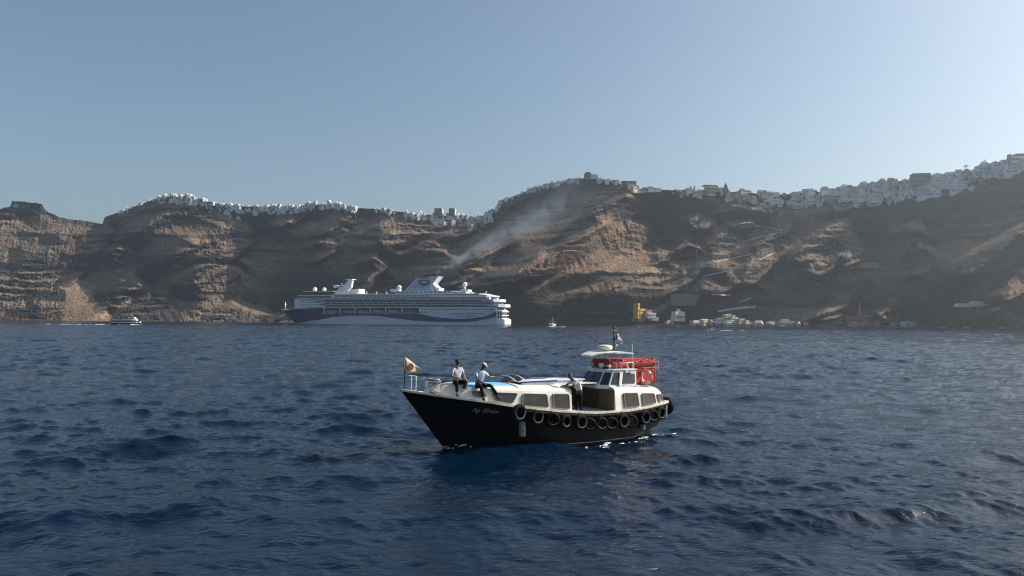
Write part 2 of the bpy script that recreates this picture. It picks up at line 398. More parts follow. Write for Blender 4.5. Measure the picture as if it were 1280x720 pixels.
# shoreline pixel row for each column, where z = 0
vs_ = np.full(NU, 406.0)
for _ in range(4):
    y = fdepth(uu, vs_); a, e = ray(uu, vs_); vs_ = vs_ + (H + e * y) / y * FPX
rows = []
for t in tt:
    v = vs_ + (crest_v - vs_) * t
    y = fdepth(uu, v); a, e = ray(uu, v)
    rows.append(np.stack([a * y, y, H + e * y], 1))
g = np.stack(rows)                        # NT x NU x 3
top = g[-1]
back = []
for d_, dz in ((10, -0.6), (30, -2), (90, -6), (260, -20), (700, -60)):
    k = (top[:, 1] + d_) / top[:, 1]
    q = np.stack([top[:, 0] * k, top[:, 1] + d_, blur(top[:, 2][None, :], 1 + d_ / 6, 1)[0] + dz if d_ > 20 else top[:, 2] + dz], 1)
    q[:, 2] = np.minimum(q[:, 2], H + (top[:, 2] - H) * k - 0.4)
    back.append(q)
foot = g[0].copy(); foot[:, 1] -= 6; foot[:, 2] = -4
foot2 = g[0].copy(); foot2[:, 1] -= 0.6; foot2[:, 2] = -0.5
V3 = np.concatenate([foot[None], foot2[None], g, np.stack(back)], 0)
nr = V3.shape[0]
# rock colour with some sun and shade contrast: strata, scree, red cinder beds, scrub near the rim
gu_, gv_ = np.meshgrid(uu, tt)
vpx = vs_[None, :] + (crest_v - vs_)[None, :] * tt[:, None]
zc = g[:, :, 2]
zw2 = zc + 9 * fbm(gu_ / 110, vpx / 60, 3, 41) + 0.02 * gu_
b1 = fbm(zw2 / 10.0, gu_ / 200, 4, 51, gain=0.6); b2 = fbm(zw2 / 26.0, gu_ / 260, 3, 91)
dirt = fbm(gu_ / 22, vpx / 14, 5, 95)
C_brown, C_dark, C_red, C_tan, C_scrub = map(np.array, ((0.165, 0.121, 0.088), (0.032, 0.029, 0.028), (0.130, 0.070, 0.052), (0.30, 0.205, 0.136), (0.04, 0.04, 0.028)))
def lerp(a, b, k): return a + (b - a) * np.clip(k, 0, 1)[..., None]
col = np.broadcast_to(C_brown, (NT, NU, 3)).copy()
col = lerp(col, C_dark, (b1 * 3.0 + 0.2)); col = lerp(col, C_red, np.clip(b2 * 1.8 - 0.25, 0, 0.7)); col = lerp(col, C_tan, np.clip(dirt * 1.3 - 0.05, 0, 0.55))
# gentle scree lightened, steep rock darkened: sun and shade put into the colour
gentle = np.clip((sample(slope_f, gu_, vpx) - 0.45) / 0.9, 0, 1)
shade_rock = np.array((0.026, 0.0235, 0.0235)) * (1 + 0.5 * b1[..., None]) 
col = shade_rock + (col - shade_rock) * (0.12 + 0.88 * gentle)[..., None]
def region(poly, s=2.0):
    x = gu_ + 4 * fbm(gu_ / 9, vpx / 7, 3, 13); y = vpx + 3 * fbm(gu_ / 9, vpx / 7, 3, 14)
    return inpoly(x, y, poly).astype(float)
for poly, c, k in ((P(0, 200, [(270, 500), (300, 490), (345, 520), (400, 590), (450, 620), (470, 670), (250, 670)]), C_tan, 0.85),
                   (P(640, 200, [(270, 345), (330, 330), (470, 400), (600, 440), (610, 462), (380, 455)]), C_tan, 0.75), (P(640, 200, [(110, 375), (270, 345), (380, 455), (40, 470)]), np.array((0.20, 0.127, 0.088)), 0.8), (P(640, 200, [(300, 290), (360, 250), (545, 258), (550, 330), (600, 440), (470, 395), (320, 325)]), np.array((0.24, 0.155, 0.103)), 0.75),
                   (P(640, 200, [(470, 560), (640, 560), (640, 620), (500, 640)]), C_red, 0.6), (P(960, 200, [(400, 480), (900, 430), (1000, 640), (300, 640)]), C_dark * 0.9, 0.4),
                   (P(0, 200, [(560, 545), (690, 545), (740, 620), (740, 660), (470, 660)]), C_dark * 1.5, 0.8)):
    col = lerp(col, c, region(poly) * k)  # tan fans, and pyramid faces lightened in colour to look more sunlit
topk = np.clip(1 - (vpx - crest_v[None, :]) / 9.0, 0, 1)
col = lerp(col, C_scrub, topk * (0.4 + 0.5 * dirt))
speck = vnoise(gu_ * 1.1, vpx * 1.1, 99)
speck2 = vnoise(gu_ * 0.45 + 3, vpx * 0.8, 98)
col *= ((0.62 + 0.76 * speck) * (0.75 + 0.5 * speck2))[..., None]
allc = np.concatenate([np.broadcast_to(C_dark * 0.5, (2, NU, 3)), col, np.broadcast_to(col[-1], (len(back), NU, 3))], 0)

def sheet(name, V, smooth=True):
    n, m = V.shape[:2]
    me = bpy.data.meshes.new(name)
    me.vertices.add(n * m); me.vertices.foreach_set('co', V.reshape(-1).astype(np.float32))
    i, j = np.meshgrid(np.arange(n - 1), np.arange(m - 1), indexing='ij')
    q = np.stack([i * m + j, i * m + j + 1, (i + 1) * m + j + 1, (i + 1) * m + j], -1).reshape(-1)
    nf = (n - 1) * (m - 1)
    me.loops.add(nf * 4); me.loops.foreach_set('vertex_index', q.astype(np.int32))
    me.polygons.add(nf); me.polygons.foreach_set('loop_start', np.arange(0, nf * 4, 4, dtype=np.int32))
    me.update(calc_edges=True)
    me.polygons.foreach_set('use_smooth', np.full(nf, smooth))
    o = bpy.data.objects.new(name, me); COL.objects.link(o)
    return o
land = sheet('terrain', V3, False)
ca = land.data.color_attributes.new('rock', 'FLOAT_COLOR', 'POINT')
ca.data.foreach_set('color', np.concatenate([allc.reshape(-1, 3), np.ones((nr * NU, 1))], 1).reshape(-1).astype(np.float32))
tag(land, kind='structure')
lm = bpy.data.materials.new('volcanic_rock'); lm.use_nodes = True
n_ = lm.node_tree.nodes; l_ = lm.node_tree.links; b = n_['Principled BSDF']
at_ = n_.new('ShaderNodeVertexColor'); at_.layer_name = 'rock'
tc = n_.new('ShaderNodeTexCoord'); ns = n_.new('ShaderNodeTexNoise'); ns.inputs['Scale'].default_value = 0.24; ns.inputs['Detail'].default_value = 8; ns.inputs['Roughness'].default_value = 0.65
l_.new(tc.outputs['Object'], ns.inputs['Vector'])
mr = n_.new('ShaderNodeMapRange'); mr.inputs[1].default_value = 0.3; mr.inputs[2].default_value = 0.7; mr.inputs[3].default_value = 0.6; mr.inputs[4].default_value = 1.35
l_.new(ns.outputs[0], mr.inputs[0])
mx = n_.new('ShaderNodeMix'); mx.data_type = 'RGBA'; mx.blend_type = 'MULTIPLY'; mx.inputs[0].default_value = 1
l_.new(at_.outputs[0], mx.inputs[6]); l_.new(mr.outputs[0], mx.inputs[7]); l_.new(mx.outputs[2], b.inputs['Base Color'])
b.inputs['Roughness'].default_value = 0.95; b.inputs['Specular IOR Level'].default_value = 0.1
bp = n_.new('ShaderNodeBump'); bp.inputs['Strength'].default_value = 1.0; bp.inputs['Distance'].default_value = 4.0
l_.new(ns.outputs[0], bp.inputs['Height']); l_.new(bp.outputs[0], b.inputs['Normal'])
land.data.materials.append(lm)
# ------------------------------------------------------------------ the sea
def build_sea():
    rng = np.random.default_rng(5)
    fr = FPX * 0.8
    near = H * fr / np.arange(330, 60, -0.5); near = np.concatenate([near, np.arange(near[-1] + 0.45, 200, 0.45), np.arange(200.5, 600, 1.0)])            # even steps down the picture close by
    far = near[-1] * np.exp(np.arange(1, 260) * 0.0042)
    ys = np.concatenate([[-420, -60, 2.0, 9.0], near, far[far < 1700], [1900, 2400, 3200]])
    core = np.linspace(-0.84, 0.84, 1100)
    al = np.concatenate([[-6, -3, -1.8, -1.2], core, [1.2, 1.8, 3, 6]])
    yy = np.maximum(ys, 12.0)
    X = al[None, :] * yy[:, None]; Y = np.broadcast_to(ys[:, None], X.shape).copy()
    dy = np.gradient(ys); dx = 1.68 / 1100 * yy
    step = np.maximum(np.abs(dy) * 0.7, dx)
    Z = np.zeros_like(X); DX = np.zeros_like(X); DY = np.zeros_like(X)
    # patches of livelier and calmer water
    patch = 0.75 + 0.55 * fbm(X / 26, Y / 40, 3, 201)
    calm = 1 - 0.5 * np.exp(-(((X - 5) / 9) ** 2 + ((Y - 15.5) / 4.5) ** 2))
    N = 150
    lam = np.exp(rng.uniform(math.log(0.34), math.log(11.0), N)); lam[:5] = (17, 14, 12, 21, 9)
    for k in range(N):
        L = lam[k]
        th = R(-100) + rng.normal(0, R(38 if L < 4 else 24))    # runs towards the viewer, a little to the left
        kx, ky = math.cos(th) * 2 * math.pi / L, math.sin(th) * 2 * math.pi / L
        slope = 0.040 * (1.0 if L < 3 else (3 / L) ** 0.85)
        amp = slope * L / (2 * math.pi) * rng.uniform(0.6, 1.3)
        fade = np.clip(L / (2.0 * step) - 0.7, 0, 1)[:, None]
        rws = np.nonzero(fade[:, 0] > 0)[0]; r0, r1 = rws[0], rws[-1] + 1
        ph = kx * X[r0:r1] + ky * Y[r0:r1] + rng.uniform(0, 6.283)
        m_ = amp * fade[r0:r1] * ((patch * calm)[r0:r1] if L < 3 else 0.6 + 0.4 * patch[r0:r1])
        sn = np.sin(ph) * m_ * 0.8
        Z[r0:r1] += m_ * np.cos(ph); DX[r0:r1] -= math.cos(th) * sn; DY[r0:r1] -= math.sin(th) * sn
    V = np.stack([X + DX, Y + DY, Z], -1)
    near_ = (np.abs(V[..., 0]) < 14) & (V[..., 1] > 22) & (V[..., 1] < 50); build_sea.pts = V[near_]
    o = sheet('sea', V)
    tag(o, kind='structure')
    # roughness of the ripples too small to be built: grows with the mesh step, patchy like wind on water
    rg = np.clip(0.02 + 0.045 * np.log1p(step / 0.12), 0.02, 0.22)[:, None] * (0.75 + 0.5 * np.clip(0.5 + 0.8 * fbm(X / 60, Y / 90, 3, 211), 0, 1))
    a = o.data.attributes.new('ruffle', 'FLOAT', 'POINT'); a.data.foreach_set('value', rg.reshape(-1).astype(np.float32))
    m = bpy.data.materials.new('sea_water'); m.use_nodes = True
    n = m.node_tree.nodes; l = m.node_tree.links; b = n['Principled BSDF']
    b.inputs['Base Color'].default_value = (0.0010, 0.0088, 0.0235, 1); b.inputs['IOR'].default_value = 1.333
    at_ = n.new('ShaderNodeAttribute'); at_.attribute_name = 'ruffle'; l.new(at_.outputs['Fac'], b.inputs['Roughness'])
    tc = n.new('ShaderNodeTexCoord')
    mp = n.new('ShaderNodeMapping'); mp.inputs['Scale'].default_value = (0.8, 1.5, 1.0); mp.inputs['Rotation'].default_value = (0, 0, 0.2)
    l.new(tc.outputs['Object'], mp.inputs['Vector'])
    n1 = n.new('ShaderNodeTexNoise'); n1.inputs['Scale'].default_value = 2.6; n1.inputs['Detail'].default_value = 4; n1.inputs['Roughness'].default_value = 0.55; n1.inputs['Distortion'].default_value = 0.6
    l.new(mp.outputs[0], n1.inputs['Vector'])
    bp = n.new('ShaderNodeBump'); bp.inputs['Strength'].default_value = 0.6; bp.inputs['Distance'].default_value = 0.11
    l.new(n1.outputs[0], bp.inputs['Height'])
    n2 = n.new('ShaderNodeTexNoise'); n2.inputs['Scale'].default_value = 8.0; n2.inputs['Detail'].default_value = 3; n2.inputs['Distortion'].default_value = 0.5; l.new(mp.outputs[0], n2.inputs['Vector'])
    bp2 = n.new('ShaderNodeBump'); bp2.inputs['Strength'].default_value = 0.22; bp2.inputs['Distance'].default_value = 0.03
    l.new(n2.outputs[0], bp2.inputs['Height']); l.new(bp.outputs[0], bp2.inputs['Normal']); l.new(bp2.outputs[0], b.inputs['Normal'])
    o.data.materials.append(m)
    return o
sea = build_sea()

def sea_z(x, y):
    p = build_sea.pts; return float(p[np.argmin((p[:, 0] - x) ** 2 + (p[:, 1] - y) ** 2), 2])
# ------------------------------------------------------------------ the black passenger boat
BOAT = Matrix.Translation((1.6, 34.2, 0.0)) @ Matrix.Rotation(R(212.1), 4, 'Z')
BRZ = R(212.1)
def bw(x, y, z): return BOAT @ Vector((x, y, z))
black = mat('black_hull_paint', (0.004, 0.004, 0.0045), 0.45, spec=0.22, var=0.4, scale=2.5, streak=(1, 1, 0.3))
antif = mat('dark_red_bottom_paint', (0.03, 0.012, 0.010), 0.6, var=0.3)
white = mat('white_boat_paint', (0.66, 0.62, 0.55), 0.4, var=0.14, scale=2.6, streak=(1, 1, 0.25), coat=0.1)
whiteb = mat('blue_white_boat_paint', (0.62, 0.67, 0.72), 0.35, var=0.06, scale=2.0)
cream = mat('cream_rail_paint', (0.62, 0.56, 0.46), 0.45, var=0.18, scale=6)
deckm = mat('pale_deck_paint', (0.42, 0.47, 0.5), 0.7, var=0.12, scale=5)
skyblue = mat('sky_blue_roof_paint', (0.16, 0.45, 0.68), 0.4, var=0.08, scale=3)
navy = mat('navy_trim', (0.012, 0.02, 0.09), 0.4)
glassd = mat('dusty_window_glass', (0.045, 0.042, 0.045), 0.25, spec=0.5, var=0.35, scale=2.5)
glassw = mat('wheelhouse_glass', (0.02, 0.028, 0.035), 0.06, spec=0.7, var=0.3, scale=3)
rubberm = mat('black_rubber', (0.007, 0.007, 0.0075), 0.8, spec=0.15, var=0.4, scale=9, bump=0.3, bscale=30)
trim = mat('grey_window_rubber', (0.16, 0.13, 0.11), 0.6)
wood = mat('brown_cabin_lining', (0.13, 0.085, 0.055), 0.55, var=0.3, scale=4, streak=(1, 6, 0.5))
steel = mat('weathered_white_tube', (0.6, 0.6, 0.58), 0.35, var=0.1)
darkst = mat('dark_metal', (0.03, 0.03, 0.033), 0.45)
redm = mat('red_float_canvas', (0.36, 0.018, 0.014), 0.55, var=0.3, scale=4, bump=0.35, bscale=9)
redo = mat('orange_red_ring', (0.72, 0.27, 0.19), 0.5, var=0.15)
ropem = mat('old_rope', (0.30, 0.27, 0.21), 0.9, var=0.3, scale=30)
letw = mat('pale_lettering', (0.34, 0.34, 0.33), 0.5)
palem = mat('pale_tyre_rim', (0.15, 0.145, 0.13), 0.75, var=0.5, scale=7)

def tab(x, T): return float(np.interp(x, [a for a, _ in T], [b for _, b in T]))
SHEER = [(-6.3, 1.62), (-4.7, 1.48), (-3.4, 1.41), (-1.33, 1.43), (0.64, 1.62), (3.07, 1.98), (3.85, 2.13), (5.5, 2.38), (7.2, 2.66)]
BEAM = [(-6.3, 1.32), (-5.8, 1.5), (-5.0, 1.66), (-4.0, 1.80), (-2.0, 1.92), (0, 1.92), (2.0, 1.83), (3.5, 1.62), (4.5, 1.34), (5.5, 0.93), (6.3, 0.52), (7.2, 0.03)]
NS = 61
def station(i):
    s = i / (NS - 1); xd = -6.3 + 13.5 * s
    xw = -5.85 + 10.95 * s ** 0.97; zw = max(0.0, 0.42 * (1 - s / 0.16)) if s < 0.16 else 0.0
    bwl = tab(s, [(0, 0.95), (0.08, 1.2), (0.2, 1.45), (0.4, 1.58), (0.55, 1.52), (0.7, 1.22), (0.82, 0.78), (0.92, 0.34), (1, 0.02)])
    zk = tab(s, [(0, 0.40), (0.16, -0.35), (0.4, -0.75), (0.8, -0.75), (1, -0.25)])
    return xd, tab(xd, BEAM), tab(xd, SHEER), xw, bwl, zw, zk
def hull_pt(i, h):
    """h 1 at the gunwale, 0 at the waterline, -1 at the keel"""
    xd, bd, zd, xw, bwl, zw, zk = station(i)
    if h >= 0:
        k = h; fl = k ** 0.8 if i > NS * 0.55 else k ** 0.62
        if i > NS * 0.55: fl = k ** (0.62 + 0.75 * (i / NS - 0.55) / 0.45)
        return (xw + (xd - xw) * k, bwl + (bd - bwl) * fl, zw + (zd - zw) * k)
    k = -h
    return (xw - 0.25 * k, bwl * (1 - k ** 1.6), zw + (zk - zw) * k)
def hull_side(x, z):
    pts = []
    for i in range(NS):
        xd, bd, zd, xw_, b_, zw, zk = station(i)
        p = hull_pt(i, min(1, max(0, (z - zw) / (zd - zw)))); pts.append((p[0], p[1]))
    return float(np.interp(x, [p[0] for p in pts], [p[1] for p in pts]))
boat = empty('passenger_boat', BOAT.translation, BRZ, 'black-hulled wooden passenger boat with white cabins and tyres hung along its side', 'boat')
HS = [1, 0.93, 0.8, 0.65, 0.5, 0.35, 0.2, 0.09, 0.0, -0.3, -0.65, -1]
mb = MB()
for sgn in (1, -1):
    mb.grid([[(p[0], p[1] * sgn, p[2]) for p in (hull_pt(i, h) for h in HS)] for i in range(NS)], mif=lambda i, j: 0 if j < 7 else 1)
tr = [hull_pt(0, h) for h in HS]
mb.grid([[(p[0], p[1], p[2]) for p in tr], [(p[0], -p[1], p[2]) for p in tr]])
mb.build('hull', [black, antif], boat)
st = MB()
for sgn in (1, -1):
    st.grid([[(p[0], (p[1] + 0.006) * sgn, p[2]) for p in (hull_pt(i, h) for h in (0.062, 0.082))] for i in range(6, NS)])
st.build('boot_stripe', mat('boot_stripe_white', (0.42, 0.40, 0.38), 0.5, var=0.4, scale=5), boat)
dk = MB()
dk.grid([[(station(i)[0], station(i)[1] * k * 0.97, station(i)[2] - 0.05) for k in (1, 0.5, 0, -0.5, -1)] for i in range(NS)])
dk.build('deck', deckm, boat)
gr = MB()
for sgn in (1, -1):
    rows = []
    for i in range(NS):
        xd, bd, zd = station(i)[:3]
        o = 0.035 if bd > 0.1 else 0.01
        rows.append([(xd, (bd + o) * sgn, zd - 0.055), (xd, (bd + o) * sgn, zd + 0.03), (xd, max(bd - 0.09, 0) * sgn, zd + 0.03), (xd, max(bd - 0.09, 0) * sgn, zd - 0.045)])
    gr.grid(rows, smooth=False)
xd, bd, zd = station(0)[:3]
gr.b2(xd - 0.04, xd + 0.08, -bd, bd, zd - 0.05, zd + 0.032)
gr.build('gunwale_rail', cream, boat)
rb = MB()                                   # worn rubbing strip under the rail where the tyres hang
for sgn in (1, -1):
    rb.tube([(hull_pt(i, 0.9)[0], (hull_pt(i, 0.9)[1] + 0.03) * sgn, hull_pt(i, 0.9)[2]) for i in range(0, 42)], 0.06, 6)
rb.build('rubbing_strip', rubberm, boat)
rd = MB().hexa([(-6.3, -0.04, 0.1), (-5.7, -0.04, -0.2), (-5.7, 0.04, -0.2), (-6.3, 0.04, 0.1), (-6.45, -0.04, 1.1), (-6.2, -0.04, 1.1), (-6.2, 0.04, 1.1), (-6.45, 0.04, 1.1)])
rd.build('rudder', black, boat)
# ---- cabins
CAB = [(-6.25, 0.98), (-6.0, 1.12), (-5.2, 1.32), (-4.0, 1.43), (-2.8, 1.50), (-0.3, 1.52), (1.0, 1.49), (2.5, 1.38), (3.6, 1.18), (4.4, 0.95), (5.1, 0.66), (5.55, 0.40)]
EDGE = [(-6.25, 2.10), (-6.0, 2.20), (-5.0, 2.28), (-3.2, 2.38), (-0.5, 2.46), (0.8, 2.52), (2.5, 2.60), (3.9, 2.66), (5.0, 2.72), (5.55, 2.66)]
def cabin_section(x, shrink=0.0):
    y = tab(x, CAB) - shrink; e = tab(x, EDGE); z0 = tab(x, SHEER) - 0.06
    half = [(y + 0.05, z0), (y + 0.02, z0 + (e - z0) * 0.5), (y - 0.02, e - 0.09), (y - 0.05, e - 0.03), (y - 0.12, e + 0.02), (y * 0.72, e + 0.09), (y * 0.4, e + 0.145), (0, e + 0.165)]
    return half
def cabin_side(x, z):
    h = cabin_section(x)
    return float(np.interp(z, [h[0][1], h[1][1], h[2][1]], [h[0][0], h[1][0], h[2][0]]))
def roof_z(x, y):
    h = cabin_section(x)[3:]
    return float(np.interp(abs(y), [p[0] for p in h][::-1], [p[1] for p in h][::-1]))
def cabin(x0, x1, n, slope0=0.0, slope1=0.0):
    m = MB(); rows = []
    for i in range(n + 1):
        x = x0 + (x1 - x0) * i / n; h = cabin_section(x)
        full = h + [(-p[0], p[1]) for p in h[-2::-1]]
        rows.append([(x + ((slope0 * (1 - i / n) ** 6 + slope1 * (i / n) ** 6) * (p[1] - h[0][1])), p[0], p[1]) for p in full])
    m.grid(rows, smooth=True)
    for r_, f_ in ((rows[0], 1), (rows[-1], -1)):
        m.add(r_, [tuple(range(len(r_)))])
    o = m.build('cabin', white, boat)
    md = o.modifiers.new('edge', 'EDGE_SPLIT'); md.split_angle = R(40)
    return o
cab_f = cabin(-0.3, 5.55, 26, 0, -0.35)
cab_a = cabin(-6.25, -2.8, 18, 0.25, 0)
# open waist between the cabins: coaming, sole, lining
wl_ = MB()
wl_.b2(-2.8, -0.3, -1.5, 1.55, 0.62, 0.68); wl_.b2(-2.8, -0.3, -1.52, -1.46, 0.68, 2.36)
wl_.b2(-2.798, -2.74, -1.46, 1.42, 0.68, 2.34); wl_.b2(-0.36, -0.302, -1.46, 1.42, 0.68, 2.34)
wl_.build('waist_lining', wood, boat)
MB().b2(-2.79, -0.31, 1.52, 1.60, 0.68, 1.36).build('coaming', black, boat)
MB().b2(-2.79, -0.31, 1.50, 1.63, 1.362, 1.40).build('sill', cream, boat)
bench = MB().b2(-2.2, -0.6, -1.4, -0.9, 0.7, 1.12); bench.b2(-2.2, -0.6, -1.45, -1.36, 1.12, 1.6)
bench.build('bench', mat('dark_bench', (0.05, 0.035, 0.03), 0.6), boat)
door = MB().b2(-2.73, -2.70, -0.35, 0.4, 0.72, 2.2); door.build('door', mat('cabin_door_brown', (0.09, 0.055, 0.035), 0.5, var=0.2), boat)
rf = MB()                                    # starboard gangway roof over the waist
rf.grid([[(x, y, roof_z(min(max(x, -2.8), -0.3), y) + 0.0) for y in (-1.38, -0.9, -0.4, 0.1, 0.55)] for x in (-2.85, -2.0, -1.2, -0.28)])
rf.grid([[(x, y, roof_z(min(max(x, -2.8), -0.3), y) - 0.05) for y in (-1.38, -0.9, -0.4, 0.1, 0.55)] for x in (-2.85, -2.0, -1.2, -0.28)])
rf.b2(-2.85, -0.28, 0.55, 0.60, 2.47, 2.60)
rf.build('waist_roof', white, boat)
# ---- windows in the port side
def rounded(poly, r=0.07, n=3):
    out = []; m = len(poly)
    for i in range(m):
        p = Vector(poly[i]); a = Vector(poly[i - 1]); b = Vector(poly[(i + 1) % m])
        da = (a - p).normalized() * r; db = (b - p).normalized() * r
        for k in range(n + 1):
            t = k / n; out.append(tuple((p + da) * (1 - t) ** 2 + p * 2 * t * (1 - t) + (p + db) * t ** 2))
    return out
def grow(poly, d):
    c = sum((Vector(p) for p in poly), Vector((0, 0))) / len(poly)
    return [tuple(Vector(p) + (Vector(p) - c).normalized() * d) for p in poly]
def window(poly, side=1):
    pl = rounded(poly); ol = rounded(grow(poly, 0.055), 0.09)
    m = MB(); n = len(pl)
    m.add([(x, side * (cabin_side(x, z) + 0.05), z) for x, z in pl], [tuple(range(n))])
    wdw = m.build('window', glassd, boat)
    fr = MB(); outer = [(x, side * (cabin_side(x, z) + 0.004), z) for x, z in ol]; up = [(x, side * (cabin_side(x, z) + 0.065), z) for x, z in ol]
    inn = [(x, side * (cabin_side(x, z) + 0.065), z) for x, z in pl]; dn = [(x, side * (cabin_side(x, z) + 0.048), z) for x, z in pl]
    for a, b in ((outer, up), (up, inn), (inn, dn)):
        fr.add(a + b, [(i, (i + 1) % n, n + (i + 1) % n, n + i) for i in range(n)])
    fr.build('frame', trim, wdw)
    return wdw
for poly in ([(4.35, 2.57), (3.95, 2.52), (3.90, 2.28), (4.35, 2.36)], [(3.55, 2.48), (2.50, 2.41), (2.76, 2.02), (3.47, 2.17)], [(2.16, 2.38), (1.07, 2.31), (1.0, 1.78), (2.26, 1.92)], [(0.69, 2.30), (-0.10, 2.26), (-0.12, 1.65), (0.68, 1.74)],
             [(-3.34, 2.15), (-4.17, 2.11), (-4.26, 1.53), (-3.39, 1.52)], [(-4.57, 2.08), (-5.36, 2.03), (-5.46, 1.60), (-4.61, 1.55)], [(-5.68, 1.98), (-6.05, 1.93), (-6.08, 1.68), (-5.78, 1.66)]):
    window(poly)
# ---- roof fittings
def patch(x0, x1, y0, y1, dz, n=8):
    m = MB()
    m.grid([[(x0 + (x1 - x0) * i / n, y0 + (y1 - y0) * j / n, roof_z(x0 + (x1 - x0) * i / n, y0 + (y1 - y0) * j / n) + dz) for j in range(n + 1)] for i in range(n + 1)])
    return m
patch(2.15, 4.6, -0.95, 0.86, 0.006, 10).build('roof_panel', skyblue, boat)
bn = MB()
for y in (-0.55, 0.62): bn.b2(-1.6, 1.75, y - 0.04, y + 0.04, 2.55, 2.78)
bn.b2(-1.7, 1.85, -0.62, 0.70, 2.782, 2.83)
bn.build('roof_bench', whiteb, boat, bevel=0.012)
bs = MB(); bs.b2(-0.1, 1.86, 0.703, 0.725, 2.775, 2.835); bs.b2(-0.1, 1.86, -0.645, -0.623, 2.775, 2.84); bs.tube([(-0.2, -0.3, 2.86), (1.7, -0.3, 2.86)], 0.035, 8)
bs.build('bench_stripe', navy, boat)
for x in (2.05, 1.55):
    hm_ = MB().box((x, 0.05, 2.93), (0.07, 0.62, 0.46), ry=R(-58))
    h_ = hm_.build('hatch', darkst, boat)
    MB().tube([(x + 0.19, -0.25, 3.06), (x + 0.19, 0.36, 3.06), (x - 0.19, 0.36, 2.83)], 0.018, 6).build('edge_trim', white, h_)
def roofline(x, y0=-1.2, y1=1.45):
    pts = []
    for k in range(13):
        y = y0 + (y1 - y0) * k / 12; h = tab(x, CAB) - 0.12
        pts.append((x, y, roof_z(x, y) + 0.012) if abs(y) < h else (x, tab(x, CAB) - 0.02, tab(x, EDGE) - 0.08 - 0.3 * (abs(y) - h)))
    return pts
for x in (2.35, 0.35, -3.6, -5.3):
    MB().tube(roofline(x), 0.012, 5).build('rope', rubberm, boat)
for sgn in (1, -1):
    hr = MB(); pts = [(x, sgn * (tab(x, CAB) - 0.22), roof_z(x, tab(x, CAB) - 0.22) + 0.07) for x in np.linspace(-6.0, -3.0, 8)]
    hr.tube(pts, 0.014, 6)
    for p in pts[::2]: hr.tube([p, (p[0], p[1], p[2] - 0.08)], 0.01, 5)
    hr.build('hand_rail', darkst, boat)
# ---- wheelhouse
bot = [(-2.35, -0.74), (-2.35, 0.74), (-2.72, 1.10), (-3.35, 1.16), (-4.4, 1.16), (-4.4, -1.16), (-3.35, -1.16), (-2.72, -1.10)]
topo = [(-2.88, -0.62), (-2.88, 0.62), (-3.16, 0.95), (-3.62, 1.02), (-4.5, 1.02), (-4.5, -1.02), (-3.62, -1.02), (-3.16, -0.95)]
ZB, ZT = 2.36, 3.17
wm = MB(); n = 8
wm.add([(x, y, ZB) for x, y in bot] + [(x, y, ZT) for x, y in topo], [tuple(range(8)), tuple(range(15, 7, -1))] + [(i, (i + 1) % 8, 8 + (i + 1) % 8, 8 + i) for i in range(8)])
wheel = wm.build('wheelhouse', whiteb, boat)
rfm = MB(); rfm.prism([(x * 1.0 + (0.06 if x > -3.3 else -0.05), y * 1.05) for x, y in topo], ZT + 0.002, ZT + 0.06)
rfm.build('roof', whiteb, wheel, bevel=0.015)
def wh_window(a, b, u0, u1, v0, v1, name='window', skew=0.0):
    A0, A1 = Vector((*bot[a], ZB)), Vector((*bot[b], ZB)); B0, B1 = Vector((*topo[a], ZT)), Vector((*topo[b], ZT))
    def S(u, v): return (A0.lerp(A1, u)).lerp(B0.lerp(B1, u), v)
    nn = (S(1, 0) - S(0, 0)).cross(S(0, 1) - S(0, 0)).normalized()
    if nn.dot(S(0.5, 0.5) - Vector((-3.6, 0, 2.8))) < 0: nn = -nn
    q = rounded([(u0, v0), (u1, v0), (u1, v1), (u0, v1)], 0.05); m = MB()
    m.add([S(u, v) + nn * 0.008 for u, v in q], [tuple(range(len(q)))])
    w_ = m.build(name, glassw, wheel)
    fr = MB(); fr.tube([S(u, v) + nn * 0.006 for u, v in q], 0.016, 6, closed=True); fr.build('frame', darkst, w_)
    return w_, S, nn
wh_window(0, 1, 0.05, 0.30, 0.22, 0.88); wmid, S_, nn_ = wh_window(0, 1, 0.36, 0.96, 0.22, 0.88)
MB().tube([S_(0.56, 0.22) + nn_ * 0.02, S_(0.56, 0.88) + nn_ * 0.02], 0.014, 5).tube([S_(0.85, 0.24) + nn_ * 0.03, S_(0.62, 0.6) + nn_ * 0.03], 0.009, 5).build('wiper', darkst, wmid)
wh_window(1, 2, 0.12, 0.88, 0.22, 0.88); wh_window(2, 3, 0.14, 0.86, 0.22, 0.88)
wh_window(3, 4, 0.14, 0.88, 0.24, 0.84); wh_window(7, 0, 0.12, 0.88, 0.22, 0.88)
MB().box((-3.42, 1.13, 2.74), (0.12, 0.05, 0.74), ry=R(-14), rx=R(9)).build('pillar', white, boat)
MB().b2(-2.32, -1.3, -0.65, 0.8, 2.60, 2.64).b2(-2.3, -1.5, -0.6, 0.72, 2.50, 2.60).build('bridge_step', white, boat, bevel=0.01)
MB().b2(-2.28, -1.55, 0.722, 0.735, 2.51, 2.59).build('step_stripe', darkst, boat)
